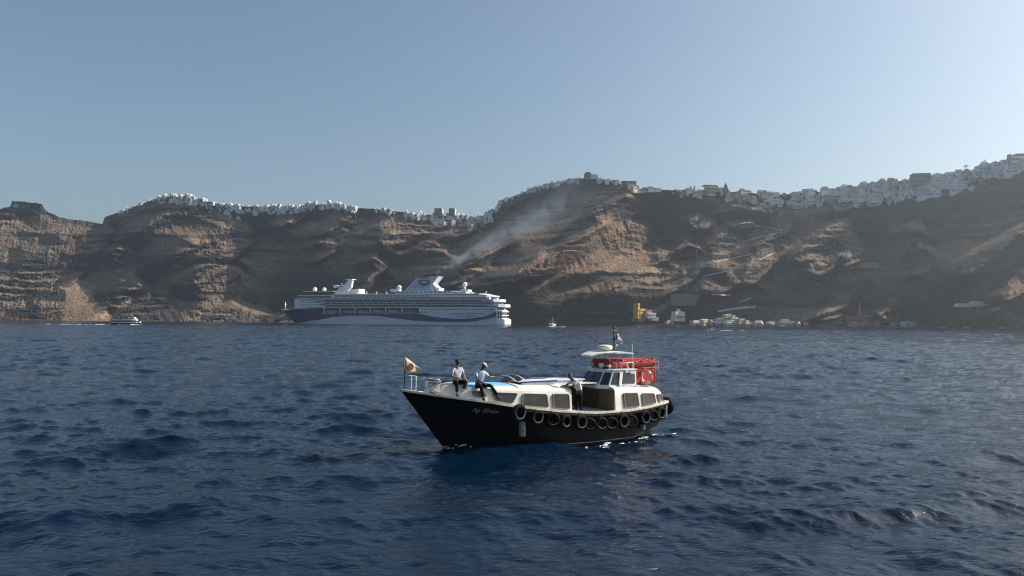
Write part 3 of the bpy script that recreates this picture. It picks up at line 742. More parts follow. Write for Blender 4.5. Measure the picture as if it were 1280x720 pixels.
# awning, rails and instruments above the wheelhouse
aw = MB(); NA = 9
rows_ = []
for i in range(NA):
    t = i / (NA - 1); x = -2.3 - 2.15 * t; hw = 0.42 + 0.5 * min(1, t * 2.2)
    rows_.append([(x, y, 3.93 + 0.10 * math.sin(t * 2.6) + 0.03 * (1 - (y / hw) ** 2) - (0.06 if t == 0 else 0)) for y in np.linspace(-hw, hw, 7)])
aw.grid(rows_); aw.grid([[(p[0], p[1], p[2] - 0.06) for p in r_] for r_ in rows_])
for r_ in (rows_[0], rows_[-1]): aw.add(r_ + [(p[0], p[1], p[2] - 0.06) for p in r_], [(i, i + 1, 8 + i, 7 + i) for i in range(6)])
for k in (0, 6):
    e = [r_[k] for r_ in rows_]; aw.add(e + [(p[0], p[1], p[2] - 0.06) for p in e], [(i, i + 1, NA + 1 + i, NA + i) for i in range(NA - 1)])
aw.build('awning', white, boat)
for x, y, x2 in ((-3.2, 0.6, -3.3), (-3.2, -0.6, -3.3), (-4.42, 0.62, -3.75), (-4.42, -0.62, -3.75)):
    MB().tube([(x, y, ZT + 0.05), (x2, y * 0.9, 3.95)], 0.022, 6).build('awning_post', steel, boat)
rl = MB()
for y in (0.86, -0.86):
    rl.tube([(-3.4, y, 3.52), (-4.5, y, 3.52)], 0.016, 6)
    for x in (-3.4, -3.75, -4.1, -4.5): rl.tube([(x, y, ZT + 0.05), (x, y, 3.52)], 0.014, 5)
rl.tube([(-3.4, 0.86, 3.52), (-3.4, -0.86, 3.52)], 0.014, 5)
rl.build('guard_rail', steel, boat)
rad = MB(); rad.lathe([(0.10, -0.16), (0.10, 0.0)], (-3.42, 0, 4.16), 12); rad.lathe([(0.30, 0.0), (0.36, 0.04), (0.37, 0.13), (0.33, 0.2), (0.15, 0.235), (0.001, 0.24)], (-3.42, 0, 4.12), 20)
rad.build('radar', white, boat)
mast = MB(); mast.tube([(-4.0, 0, 3.9), (-4.0, 0, 5.2)], 0.035, 8)
for z in (4.12, 4.38, 4.66, 4.95, 5.18): mast.tube([(-4.0, 0, z - 0.06), (-4.0, 0, z + 0.06)], 0.058, 8)
mast.tube([(-4.0, -0.25, 4.6), (-4.0, 0.3, 4.6)], 0.02, 6)
mo = mast.build('mast', darkst, boat)
for z in (4.25, 4.52): MB().lathe([(0.05, 0), (0.07, 0.03), (0.07, 0.1), (0.04, 0.13)], (-4.09, 0.05, z), 8).build('lamp', letw, mo)
for x, y, z0, z1, r_ in ((-4.45, 0.8, 3.2, 4.42, 0.012), (-2.95, -0.4, 4.0, 4.55, 0.008), (-6.05, 0.0, 2.25, 2.95, 0.012)):
    a = MB().tube([(x, y, z0), (x, y, z1)], [r_ * 1.4, r_ * 0.7], 6); a.build('antenna', steel if z0 > 3 else darkst, boat)
sl = MB(); sl.tube([(-2.98, 0.3, 3.24), (-2.98, 0.3, 3.34)], 0.03, 6); sl.tube([(-2.88, 0.3, 3.40), (-3.08, 0.3, 3.40)], 0.115, 10); sl.tube([(-3.1, 0.5, 3.38), (-3.1, 0.78, 3.38)], 0.05, 8)
sl.build('searchlight', white, boat)
hn_ = MB(); hn_.lathe([(0.03, 0), (0.03, 0.12), (0.12, 0.2), (0.13, 0.28), (0.05, 0.34)], (-2.98, -0.42, 3.22), 10); hn_.build('horn', letw, boat)
cm_ = MB(); cm_.b2(-4.25, -4.0, 1.06, 1.22, 3.02, 3.12); cm_.b2(-3.9, -3.8, 1.04, 1.1, 3.1, 3.2); cm_.build('deck_light', white, boat)
# bow: anchor locker with gear, rail, samson post, cleat
lk = MB().hexa([(5.6, -0.42, 2.34), (6.15, -0.3, 2.42), (6.15, 0.3, 2.42), (5.6, 0.5, 2.34), (5.62, -0.36, 2.86), (5.9, -0.24, 2.72), (5.9, 0.24, 2.72), (5.62, 0.42, 2.90)])
lk.build('anchor_locker', white, boat, bevel=0.03)
an = MB()
for k in range(5): an.torus((5.74 + 0.05 * (k % 2), 0.1 * k - 0.2, 2.86 + 0.02 * k), 0.13 + 0.02 * k, 0.022, 'z', 14, 5)
an.build('rope_coil', ropem, boat); MB().tube([(5.7, 0.45, 2.55), (5.95, 0.5, 2.62), (6.1, 0.38, 2.6)], 0.03, 6).build('rope', ropem, boat)
ag = MB(); ag.tube([(5.68, 0.52, 2.46), (6.1, 0.44, 2.5)], 0.05, 8); ag.tube([(6.1, 0.3, 2.45), (6.16, 0.44, 2.5), (6.05, 0.58, 2.46)], 0.03, 6); ag.build('anchor', darkst, boat)
wd = MB(); wd.lathe([(0.1, 0), (0.08, 0.1), (0.11, 0.2), (0.06, 0.24)], (5.98, -0.05, 2.72), 10); MB().tube([(5.5, 0.25, 2.88), (5.62, 0.3, 3.05), (5.75, 0.3, 3.04)], 0.025, 6).build('lever', whiteb, wd.build('windlass', whiteb, boat))
br = MB(); br.tube([(6.62, 0.22, 2.56), (6.62, 0.22, 3.20), (7.0, 0.0, 3.24)], 0.022, 6); br.tube([(6.62, -0.22, 2.56), (6.62, -0.22, 3.20), (7.0, 0.0, 3.24)], 0.022, 6); br.tube([(6.62, 0.22, 3.2), (5.6, 0.55, 3.02)], 0.006, 4)
br.build('pulpit_rail', steel, boat)
cl = MB(); cl.b2(3.98, 4.08, 1.38, 1.48, 2.12, 2.34); cl.build('cleat', white, boat)
# boat name on the bow
fc = bpy.data.curves.new('name_text', 'FONT'); fc.body = 'Ag. Efraim'; fc.size = 0.275; fc.shear = 0.4; fc.space_character = 1.0
fo = bpy.data.objects.new('name_text', fc); COL.objects.link(fo); bpy.context.view_layer.update()
tm = bpy.data.meshes.new_from_object(fo.evaluated_get(bpy.context.evaluated_depsgraph_get())); bpy.data.objects.remove(fo)
X0, Z0 = 4.50, 1.74
for v in tm.vertices:
    x = X0 - v.co.x * 0.92; z = Z0 + v.co.y * 0.9 - v.co.x * 0.10
    v.co = (x, hull_side(x, z) + 0.02, z)
tm.materials.clear(); tm.materials.append(letw)
to = bpy.data.objects.new('name_lettering', tm); COL.objects.link(to); to.parent = boat
to['label'] = 'pale slanting script name on the black bow'
# ---- things hung on the boat
def world_empty(name, x, y, z, label, cat, group=None, rz=0.0):
    return empty(name, bw(x, y, z), BRZ + rz, label, cat, group)
TY = [(2.66, 1.66, 0.36, 8), (1.80, 1.42, 0.31, 0), (1.01, 1.28, 0.31, -25), (0.38, 1.17, 0.31, 10), (-0.44, 1.08, 0.33, 0), (-0.95, 0.95, 0.29, -30), (-1.60, 0.94, 0.30, -12), (-2.20, 0.90, 0.30, -20), (-2.90, 0.95, 0.34, 5), (-3.42, 0.92, 0.30, -30), (-4.31, 1.02, 0.33, 2), (-4.91, 1.05, 0.29, -14), (-5.50, 1.13, 0.32, 6)]
TYL = ['largest black tyre fender, first behind the painted name on the bow', 'worn black tyre fender under the third cabin window from the bow', 'black tyre fender turned edge-on, second behind the bow fender board', 'thin-rimmed black tyre fender under the last window of the front cabin', 'pale-rimmed round tyre fender below the standing man in white',
       'askew black tyre fender just below the front of the open waist', 'dark tyre fender hanging low beneath the middle of the open waist', 'dark tyre fender next to the aft end of the open waist', 'pale-rimmed round tyre fender at the front corner of the rear cabin', 'dark twisted tyre fender under the first window of the rear cabin',
       'pale-rimmed oval tyre fender under the second window of the rear cabin', 'dim tyre fender squeezed in under the last window of the rear cabin', 'pale-rimmed tyre fender nearest the stern on the port side']
for (x, z, r_, tw), lb in zip(TY, TYL):
    y = max(hull_side(x, z + 0.2), hull_side(x, z - 0.1)) + 0.115
    t = world_empty('tyre_fender', x, y, z, lb, 'tyre', 'tyre fenders along the boat', R(tw))
    m = MB(); m.lathe([(r_ * 0.62, -0.085), (r_ * 0.7, -0.105), (r_ * 0.9, -0.10), (r_, -0.06), (r_ * 1.02, 0.0), (r_, 0.06), (r_ * 0.9, 0.10), (r_ * 0.7, 0.105), (r_ * 0.62, 0.085), (r_ * 0.60, 0), (r_ * 0.62, -0.085)], (0, 0, 0), 28, cap=False)
    o = m.build('tyre', rubberm, t); o.rotation_euler = (R(90 - 6), 0, 0)
    m2 = MB(); pale = 'pale' in lb or 'worn' in lb or 'largest' in lb
    a0, a1 = (0, 2 * math.pi) if pale else (R(200), R(320))
    pts = [(math.cos(a0 + (a1 - a0) * k / 24) * r_ * 0.70, math.sin(a0 + (a1 - a0) * k / 24) * r_ * 0.70, 0.10) for k in range(25)]
    m2.tube(pts[:-1] if pale else pts, 0.015 if pale else 0.016, 6, closed=pale)
    o2 = m2.build('bead', palem, t); o2.rotation_euler = (R(90 - 6), 0, R(180))  # pale line on the inner rim, dark tyres only along the bottom
    gz_ = tab(x, SHEER)
    MB().tube([(0.03, 0, r_ * 0.95), (0.05, -0.02, gz_ - z - 0.03), (-0.05, -0.06, gz_ - z + 0.045)], 0.014, 5).build('rope', ropem, t)
t = world_empty('tyre_fender', -6.52, 0.98, 1.36, 'big black tyre standing out from the stern corner of the boat', 'tyre', 'tyre fenders along the boat', R(90))
m = MB(); m.lathe([(0.22, -0.13), (0.28, -0.16), (0.36, -0.15), (0.42, -0.08), (0.43, 0.0), (0.42, 0.08), (0.36, 0.15), (0.28, 0.16), (0.22, 0.13), (0.21, 0), (0.22, -0.13)], (0, 0, 0), 28, cap=False)
o = m.build('tyre', rubberm, t); o.rotation_euler = (R(90), 0, 0)
MB().tube([(0, 0.1, 0.40), (0, 0.2, 0.50), (0.0, 0.3, 0.3)], 0.016, 5).build('rope', ropem, t)
def fender(x, z, w_, h_, lb, slant=0.0):
    y = hull_side(x, z) + 0.12
    t = world_empty('fender', x, y, z, lb, 'fender', 'pale fenders on the hull')
    m = MB(); m.lathe([(0.02, -h_ / 2 - 0.03), (w_ * 0.42, -h_ / 2), (w_ / 2, -h_ / 2 + 0.07), (w_ / 2, h_ / 2 - 0.07), (w_ * 0.42, h_ / 2), (0.03, h_ / 2 + 0.04)], (0, 0, 0), 14)
    m.build('body', mat('grey_fender_vinyl', (0.22, 0.215, 0.20), 0.5, var=0.3, scale=6), t)
    MB().tube([(0, 0, h_ / 2), (0, -0.05, tab(x, SHEER) - z)], 0.012, 5).build('rope', ropem, t)
fender(2.34, 0.92, 0.30, 0.60, 'pale grey oblong fender hanging on the black hull below the largest tyre')
fender(-4.35, 0.62, 0.20, 0.42, 'short pale fender hanging low on the hull under the rear cabin')
fender(-6.1, 1.12, 0.15, 0.62, 'slim white fender hanging at the stern corner beside the big tyre')
# red floats and life ring
def life_float(x0, x1, y0, y1, z0, z1, lb, text=None):
    cx, cy_, cz = (x0 + x1) / 2, (y0 + y1) / 2, z0
    t = world_empty('life_float', cx, cy_, cz, lb, 'life float', 'red life floats on the boat')
    L_, W_, Hh = (x1 - x0), (y1 - y0), z1 - z0
    m = MB(); m.b2(-L_ / 2, L_ / 2, -W_ / 2, W_ / 2, 0, Hh)
    m.build('body', redm, t, bevel=0.07)
    g = MB()
    for k in range(6):
        a = -L_ / 2 + 0.1 + (L_ - 0.2) * k / 6; b_ = -L_ / 2 + 0.1 + (L_ - 0.2) * (k + 1) / 6
        for s_ in (1, -1):
            g.tube([(a + (b_ - a) * q / 6, s_ * (W_ / 2 + 0.02), Hh * 0.93 - 0.10 * math.sin(math.pi * q / 6)) for q in range(7)], 0.012, 5)
    for a in (-L_ / 2 + 0.12, L_ / 2 - 0.12): g.tube([(a, -W_ / 2 - 0.01, 0.02), (a, -W_ / 2 - 0.01, Hh + 0.01), (a, W_ / 2 + 0.01, Hh + 0.01), (a, W_ / 2 + 0.01, 0.02)], 0.015, 5)
    g.build('grab_line', mat('faded_pink_line', (0.55, 0.22, 0.17), 0.7), t)
    if text:
        fc = bpy.data.curves.new('t', 'FONT'); fc.body = text; fc.size = 0.2; fc.align_x = 'CENTER'; fc.space_character = 1.15
        fo = bpy.data.objects.new('t', fc); COL.objects.link(fo); bpy.context.view_layer.update()
        tm = bpy.data.meshes.new_from_object(fo.evaluated_get(bpy.context.evaluated_depsgraph_get())); bpy.data.objects.remove(fo)
        for v in tm.vertices: v.co = (0.25 - v.co.x, W_ / 2 + 0.006, Hh * 0.42 + v.co.y)
        tm.materials.append(mat('faded_pink_letters', (0.6, 0.3, 0.26), 0.6))
        to = bpy.data.objects.new('lettering', tm); COL.objects.link(to); to.parent = t
    return t
life_float(-6.15, -3.15, -0.72, 0.62, 3.26, 3.66, 'long red life float with faded lettering lying on the rack behind the wheelhouse', 'AG. EFRAIM')
life_float(-6.2, -4.62, -0.72, 0.62, 2.44, 3.22, 'squat red life float standing on the rear cabin roof behind the life ring')
for x in (-4.62, -6.25):
    for y in (-0.76, 0.66): MB().tube([(x, y, tab(x, EDGE)), (x, y, 3.66)], 0.018, 6).build('rack_post', mat('red_rack_tube', (0.4, 0.09, 0.07), 0.5), boat)
for z in (3.24, 3.5): MB().tube([(-4.55, 0.68, z), (-6.25, 0.68, z)], 0.014, 5).build('rack_rail', mat('red_rack_tube', (0.4, 0.09, 0.07), 0.5), boat)
rt = world_empty('life_ring', -5.28, 0.86, 2.80, 'orange and white life ring hung on edge in front of the red floats', 'life ring', rz=R(8))
m = MB(); m.torus((0, 0, 0), 0.30, 0.075, 'x', 28, 10); m.build('ring', redo, rt)
for k in range(4):
    a = math.pi / 4 + k * math.pi / 2; d = MB()
    d.tube([(0, 0.30 * math.cos(a + q), 0.30 * math.sin(a + q)) for q in (-0.22, -0.1, 0, 0.1, 0.22)], 0.08, 10); d.build('band', white, rt)
g = MB(); g.tube([(0, (0.385 + 0.03 * math.cos(4 * q)) * math.cos(q), (0.385 + 0.03 * math.cos(4 * q)) * math.sin(q)) for q in np.linspace(0, 2 * math.pi, 40)[:-1]], 0.012, 5, closed=True)
g.build('grab_line', mat('faded_pink_line', (0.55, 0.22, 0.17), 0.7), rt)
MB().tube([(0.0, 0, 0.33), (-0.1, -0.25, 0.42)], 0.02, 5).build('bracket', steel, rt)
# flags
def flag(name, lb, x, y, z0, z1, pts, m_, extra=None):
    t = world_empty(name, x, y, z0, lb, 'flag')
    MB().tube([(0, 0, 0), (0.06 if z0 < 3 else 0, 0, z1 - z0)], [0.024, 0.014], 6).build('staff', darkst, t)
    m = MB(); m.grid(pts); cl = m.build('cloth', m_, t)
    so = cl.modifiers.new('th', 'SOLIDIFY'); so.thickness = 0.006
    if extra: extra(cl, t)
flm = mat('sun_bleached_flag_cloth', (0.5, 0.40, 0.27), 0.85, var=0.2, scale=5)
rows_ = []
for i in range(9):
    s_ = i / 8; zc_, hh = 0.98 - 0.16 * s_, 0.33 * (1 - s_) + 0.02
    rows_.append([(0.02 - s_ * 0.78, 0.06 * math.sin(s_ * 6 + j * 0.4) * s_, zc_ + hh * (j / 4 * 2 - 1) - 0.10 * s_ * s_) for j in range(5)])
def disc(cl, t):
    m = MB(); m.add([(-0.22 + 0.13 * math.cos(q), 0.045, 0.92 + 0.15 * math.sin(q)) for q in np.linspace(0, 6.283, 20)[:-1]] + [(-0.22 + 0.13 * math.cos(q), 0.055, 0.92 + 0.15 * math.sin(q)) for q in np.linspace(0, 6.283, 20)[:-1]], [tuple(range(19)), tuple(range(37, 18, -1))])
    m.build('disc', mat('brown_flag_disc', (0.12, 0.065, 0.05), 0.85), cl)
flag('pennant', 'faded cream triangular pennant with a dark disc on the bow staff', 7.0, 0, 2.66, 3.98, rows_, flm, disc)
gf = bpy.data.materials.new('striped_flag_cloth'); gf.use_nodes = True
nt = gf.node_tree; tcn = nt.nodes.new('ShaderNodeTexCoord'); sp = nt.nodes.new('ShaderNodeSeparateXYZ'); mt = nt.nodes.new('ShaderNodeMath'); mt.operation = 'MULTIPLY'; mt.inputs[1].default_value = 16; fr_ = nt.nodes.new('ShaderNodeMath'); fr_.operation = 'FRACT'
gt = nt.nodes.new('ShaderNodeMath'); gt.operation = 'GREATER_THAN'; gt.inputs[1].default_value = 0.5; mxn = nt.nodes.new('ShaderNodeMix'); mxn.data_type = 'RGBA'; mxn.inputs[6].default_value = (0.03, 0.10, 0.36, 1); mxn.inputs[7].default_value = (0.7, 0.7, 0.7, 1)
nt.links.new(tcn.outputs['Object'], sp.inputs[0]); nt.links.new(sp.outputs['Z'], mt.inputs[0]); nt.links.new(mt.outputs[0], fr_.inputs[0]); nt.links.new(fr_.outputs[0], gt.inputs[0]); nt.links.new(gt.outputs[0], mxn.inputs[0]); nt.links.new(mxn.outputs[2], nt.nodes['Principled BSDF'].inputs['Base Color'])
rows_ = [[(-0.03 - i / 8 * 0.30, 0.05 * math.sin(i * 0.9 + j * 0.3) * i / 8, 0.36 - 0.24 * (j / 4) - 0.34 * (i / 8) ** 1.4) for j in range(5)] for i in range(9)]
flag('national_flag', 'small blue and white striped flag hanging from the masthead line', -4.06, 0.1, 4.55, 5.15, rows_, gf)

fm_ = MB(); rr_f = random.Random(21)
def foam_bit(x, y, L_, W_, a):
    n = 8; c = []
    for i in range(n):
        q = 2 * math.pi * i / n; k = rr_f.uniform(0.6, 1.15); px_, py_ = L_ * k * math.cos(q), W_ * k * math.sin(q)
        wx_, wy_ = x + px_ * math.cos(a) - py_ * math.sin(a), y + px_ * math.sin(a) + py_ * math.cos(a); c.append((wx_, wy_, sea_z(wx_, wy_) + 0.004))
    fm_.add(c + [(x, y, sea_z(x, y) + 0.03)], [(i, (i + 1) % n, n) for i in range(n)], 0, True)
for i in range(34):
    lx = rr_f.triangular(-7.5, 2.5, -4.5); p = bw(lx, hull_side(max(lx, -5.5), 0.05) + 0.1 + abs(rr_f.gauss(0, 0.35)), 0); foam_bit(p.x, p.y, rr_f.uniform(0.04, 0.2), rr_f.uniform(0.015, 0.045), BRZ + rr_f.gauss(0, 0.3))
for i in range(9):
    p = bw(rr_f.uniform(4.2, 5.4), rr_f.gauss(0.4, 0.35), 0); foam_bit(p.x, p.y, rr_f.uniform(0.04, 0.2), rr_f.uniform(0.02, 0.05), BRZ)
tag(fm_.build('hull_foam', mat('boat_foam', (0.62, 0.66, 0.7), 0.6)), kind='stuff')
# ------------------------------------------------------------------ the cruise ship
SH = empty('cruise_ship', (-148.5, 880, 0), R(162), 'long white cruise ship with a dark blue hull band lying off the cliffs', 'cruise ship')
SHM = Matrix.Translation((-148.5, 880, 0)) @ Matrix.Rotation(R(162), 4, 'Z')
swhite = mat('ship_white_paint', (0.68, 0.70, 0.73), 0.4, var=0.05, scale=0.05)
snavy = mat('ship_navy_paint', (0.008, 0.024, 0.085), 0.5, var=0.15, scale=0.05)
sglass = mat('ship_dark_glass', (0.012, 0.02, 0.024), 0.12, spec=0.6)
sgreen = mat('balcony_glass', (0.07, 0.10, 0.10), 0.2, spec=0.5, var=0.3, scale=0.15)
sdeck = mat('teak_deck', (0.3, 0.24, 0.17), 0.7)
sgrey = mat('ship_grey_recess', (0.10, 0.095, 0.095), 0.7, var=0.25, scale=0.2)
sblue = mat('ship_louvre_blue', (0.10, 0.17, 0.33), 0.45)
LO = [(-143, 9.2), (-130, 6.2), (-118, 4.2), (-106, 3.3), (-76, 3.1), (-47, 4.3), (-32, 5.6), (-16.5, 7.4), (0, 9.2), (14.5, 10), (46, 9.4), (62, 7.9), (78, 5.0), (95, 3.4), (109, 1.9), (126, 0.9), (143, 0.6)]
UP_ = [(-143, 15.2), (-134, 10.9), (-128, 9.4), (-115, 7.6), (-100, 7.0), (-86, 7.4), (-67, 9.2), (-55, 11.6), (-50, 12.4), (73, 12.4), (73.5, 19.2), (105, 18.2), (121, 16.6), (132, 16.0), (144, 16.4)]
def s_beam(x, k):
    """half breadth at x, k 0 at the waterline, 1 at the rail"""
    f0 = tab(x, [(-144, 14.0), (-120, 16.2), (-60, 17), (60, 17), (90, 13.5), (110, 7.2), (121, 2.0), (125, 0.05), (146, 0.05)])
    f1 = tab(x, [(-144, 15.5), (-120, 17), (-60, 17), (75, 17), (100, 15.6), (118, 11.2), (132, 6.3), (140, 2.6), (144, 0.2)])
    return f0 + (f1 - f0) * k ** 1.3
XS = sorted(set(list(np.linspace(-143, 73, 60)) + list(np.linspace(73.5, 143.9, 40)) + [-50, -55]))
def s_pt(x, z, sg):
    zt = max(tab(x, UP_), 16); stem = tab(z, [(-3, 122), (0, 124.5), (5, 129), (10, 136), (14, 141.5), (17, 144)])
    k = min(max(z / 17, 0), 1)
    xx = x if x < 100 else 100 + (x - 100) * (stem - 100) / 44.0
    yb = s_beam(x, k) if x < 143 else 0.05
    if x >= 100:
        t = (x - 100) / 44.0; full = 15.6 * (1 - t ** 1.9) ** 0.9 if t < 1 else 0; fine = 9.8 * (1 - t ** 1.15)
        yb = fine + (full - fine) * k ** 1.2
    else:
        f0 = tab(x, [(-144, 14.0), (-120, 16.2), (-60, 17), (60, 17), (85, 14.0), (100, 9.8)]); f1 = tab(x, [(-144, 15.5), (-120, 17), (75, 17), (100, 15.6)])
        yb = f0 + (f1 - f0) * k ** 1.2
    return (xx, sg * max(yb, 0.03), z)
hm_ = MB()
for sg in (1, -1):
    rows_ = []
    for x in XS:
        lo, up = tab(x, LO), tab(x, UP_); tp = 18.8 if x < 73.2 else up + 0.02
        if -51 < x < 73.2: tp = 12.45
        if x < -51: tp = 16.0
        zs = [-3, 0, lo * 0.5, lo, lo + (up - lo) * 0.5, min(up, tp), (min(up, tp) + tp) / 2, tp]
        rows_.append([s_pt(x, z, sg) for z in zs])
    hm_.grid(rows_, smooth=False, mif=lambda i, j: 1 if j in (3, 4) else 0)
st_ = [[s_pt(-143, z, sg) for z in (-3, 0, 4.6, 9.2)] for sg in (1, -1)]
hm_.grid(st_, smooth=False)
hm_.build('hull', [mat('ship_hull_shaded', (0.50, 0.57, 0.68), 0.4, var=0.06, scale=0.05), snavy], SH)  # white hull tinted with the blue of its shaded side
bd_ = MB(); fd = [x for x in XS if x > 73.2]
bd_.grid([[s_pt(x, tab(x, UP_) - 0.8, 1), s_pt(x, tab(x, UP_) - 0.8, -1)] for x in fd], smooth=False)
bd_.build('foredeck', sdeck, SH)
# stern: deck house with tall openings above a white lower block
sb = MB(); sb.prism([(-143, -15), (-143, 15), (-151.5, 12), (-153.5, 0), (-151.5, -12)], 0.3, 6.9); sb.build('stern_platform', swhite, SH, bevel=0.6)
sb = MB(); sb.prism([(-143.1, -14.6), (-143.1, 14.6), (-149, 12.2), (-150, 0), (-149, -12.2)], 6.91, 15.6); so_ = sb.build('stern_house', swhite, SH)
for k, (za, zb) in enumerate(((8.0, 10.6), (11.6, 14.6))):
    for y in np.linspace(-11, 11, 9):
        MB().box((-149.75 + abs(y) * 0.07, y, (za + zb) / 2), (0.8, 1.7, zb - za)).build('window', sglass, so_)
    for x in (-145, -147.3):
        MB().box((x, 14.45 - (-143 - x) * 0.41 , (za + zb) / 2), (1.7, 0.8, zb - za), rz=R(22)).build('window', sglass, so_)
# superstructure, deck by deck; each with a white slab edge and a darker set-back band
def outline(x0, x1, hw, nose=0.0, tail=0.0):
    o = [(x0 + tail, hw)] if tail else [(x0, hw)]
    P_ = []
    if tail: P_ += [(x0, -hw * 0.6), (x0, hw * 0.6), (x0 + tail, hw)]
    else: P_ += [(x0, -hw), (x0, hw)]
    if nose:
        for q in np.linspace(0, math.pi, 9): P_.append((x1 - nose + nose * math.sin(q), hw * math.cos(q)))
    else: P_ += [(x1, hw), (x1, -hw)]
    if tail: P_.append((x0 + tail, -hw))
    return P_
def deck(name, x0, x1, hw, z0, z1, m_, nose=0.0, tail=0.0, parent=SH, bevel=0):
    return MB().prism(outline(x0, x1, hw, nose, tail), z0, z1).build(name, m_, parent, bevel)
# boat deck recess
deck('recess_wall', -50.6, 73.0, 13.4, 12.46, 19.3, sgrey)
deck('recess_floor', -51, 73.2, 17.0, 12.1, 12.44, swhite)
for x in (-50.8, -29, -8, 12, 32, 52, 73.3):
    for sg in (1, -1): MB().box((x, sg * 16.6, 15.9), (0.9, 0.7, 6.9)).build('recess_post', swhite, SH)
deck('deck_slab', -143, 73.4, 17.2, 19.25, 19.95, swhite, 0, 6)
ft = deck('front_house', 73.5, 121, 15.8, 18.0, 30.0, swhite, 9)
ml = deck('lounge_house', -143, -51.1, 16.7, 16.02, 19.24, swhite)
for row, z in enumerate((17.6,)):
    for k in range(36): MB().box((-141 + k * 2.5, 16.75, z), (1.7, 0.25, 1.1)).build('window', sglass, ml)
# balcony decks
ZD = [20.0, 22.9, 25.8, 28.7]
for i, z in enumerate(ZD):
    xa = -143 + (0, 2, 4, 8)[i]; xb = (74, 80, 86, 92)[i]
    h = deck('cabin_deck', xa, xb, 15.4, z, z + 2.35, (sgrey if i < 3 else swhite))
    s_ = MB(); s_.prism(outline(xa - 1, xb, 17.05, 0, 4), z + 2.36, z + 2.86); s_.build('slab', swhite, h)
    for sg in (1, -1):
        MB().b2(xa, xb, sg * 16.86, sg * 16.98, z - 0.02, z + 1.0).build('balcony_rail', sgreen, h)
    for x in np.arange(xa + 3, xb, 9.2):
        MB().b2(x, x + 0.3, 15.3, 16.8, z, z + 2.34).build('divider_wall', swhite, h)
# windows of the white front house and bridge
for row, (z, x0, x1) in enumerate(((19.6, 78, 110), (22.4, 76, 112), (25.4, 76, 113), (28.0, 92, 112))):
    for k in range(int((x1 - x0) / 3.4)):
        MB().box((x0 + k * 3.4, 15.82, z), (1.7, 0.3, 1.0)).build('window', sglass, ft)
MB().prism(outline(118, 120.9, 15.2), 21.5, 22.6).build('front_windows', sglass, ft)
br_ = deck('bridge', 62, 116, 17.4, 30.05, 34.0, swhite, 8)
MB().prism(outline(64, 116.25, 17.55, 8), 31.0, 33.0).build('bridge_glass', sglass, br_)
top_ = deck('observation_lounge', 64, 106, 14.6, 34.05, 38.3, sglass, 6)
MB().prism(outline(62, 108, 15.2, 6), 38.35, 39.1).build('roof', swhite, top_)
d10 = deck('lido_deck', -136, 62, 16.6, 31.6, 33.4, swhite, 0, 4)
for k in range(24):
    x = -60 + k * 5.1
    MB().box((x, 16.65, 32.55), (3.5, 0.3, 0.95)).build('window', sglass, d10)
d11 = deck('sun_deck', -128, 62, 16.2, 34.15, 35.2, swhite, 0, 5)
MB().prism(outline(-100, 62, 15.6), 33.4, 34.14).build('dark_gap', sgrey, d11)
d12 = deck('funnel_deck', -96, -16, 14.0, 35.25, 38.4, swhite, 5, 6)
for k in range(13): MB().box((-92 + k * 5.8, 14.05, 37.0), (3.6, 0.3, 1.2)).build('window', sglass, d12)
sc = MB()
for x in np.arange(-120, 60, 2.2): sc.b2(x, x + 0.12, 16.0, 16.1, 35.2, 36.3)
sc.b2(-120, 60, 16.0, 16.1, 36.25, 36.4); sc.build('rail', swhite, SH)
# terraces stepping down over the stern
for (x0, x1, hw, z0, z1) in ((-139.5, -118, 16.3, 31.6, 33.0), (-147, -126, 16.2, 26.0, 28.9), (-152.5, -132, 15.8, 20.0, 23.3), (-149.5, -143.3, 15.2, 16.0, 17.2)):
    t_ = MB(); t_.prism([(x1, -hw), (x1, hw), (x0 + 7, hw), (x0 + 1, hw * 0.55), (x0, 0), (x0 + 1, -hw * 0.55), (x0 + 7, -hw)], z0, z1); t_.build('stern_terrace', swhite, SH)
for (x0, x1, hw, z0, z1) in ((-138.5, -128, 15.2, 28.95, 31.55), (-145.5, -134, 14.6, 23.35, 25.95), (-147, -140, 14, 17.25, 19.2)):
    MB().prism([(x1, -hw), (x1, hw), (x0 + 5, hw), (x0, 0), (x0 + 5, -hw)], z0, z1).build('terrace_glass', sgrey, SH)
# funnel with raked front, black top and white aft fin
fn = MB(); fp = [(-26, 38.4), (-66, 38.4), (-61, 47), (-64, 54.2), (-42, 54.2)]
fn.prism(fp, -6.5, 6.5, 'y'); fo_ = fn.build('funnel', mat('funnel_pale_blue', (0.5, 0.57, 0.66), 0.4), SH, bevel=0.5)
MB().prism([(-43, 54.25), (-63, 54.25), (-68, 58.6), (-52, 57.2)], -4.5, 4.5, 'y').build('funnel_top', mat('funnel_black', (0.01, 0.01, 0.013), 0.6), fo_)
MB().prism([(-56, 54.4), (-66, 54.0), (-61.0, 47), (-68, 38.6), (-71, 38.6), (-71, 42.0), (-67, 43), (-63, 47), (-70, 55.6), (-58, 55.2)], -6.8, 6.8, 'y').build('aft_fin', swhite, fo_)
lv = MB()
for z in (40.5, 42.6, 44.7, 46.8, 48.9, 51.0, 52.8): 
    xa = -26 - (z - 38.4) * 17 / 15.8
    lv.b2(xa - 2.5, -60, 6.52, 6.6, z, z + 0.75)
lv.build('louvre', sblue, fo_)
em = MB(); em.tube([(-45.5, 6.75, 51.5), (-46.2, 6.75, 49), (-48.5, 6.75, 46.6), (-52.0, 6.75, 45.6), (-55.5, 6.75, 46.6), (-57.6, 6.75, 49), (-57.6, 6.75, 51.0)], [0.6, 0.9, 1.2, 1.3, 1.2, 0.9, 0.5], 8)
em.tube([(-47.5, 6.72, 50.6), (-51.6, 6.72, 51.6), (-56.0, 6.72, 50.4)], [0.4, 0.6, 0.4], 6)
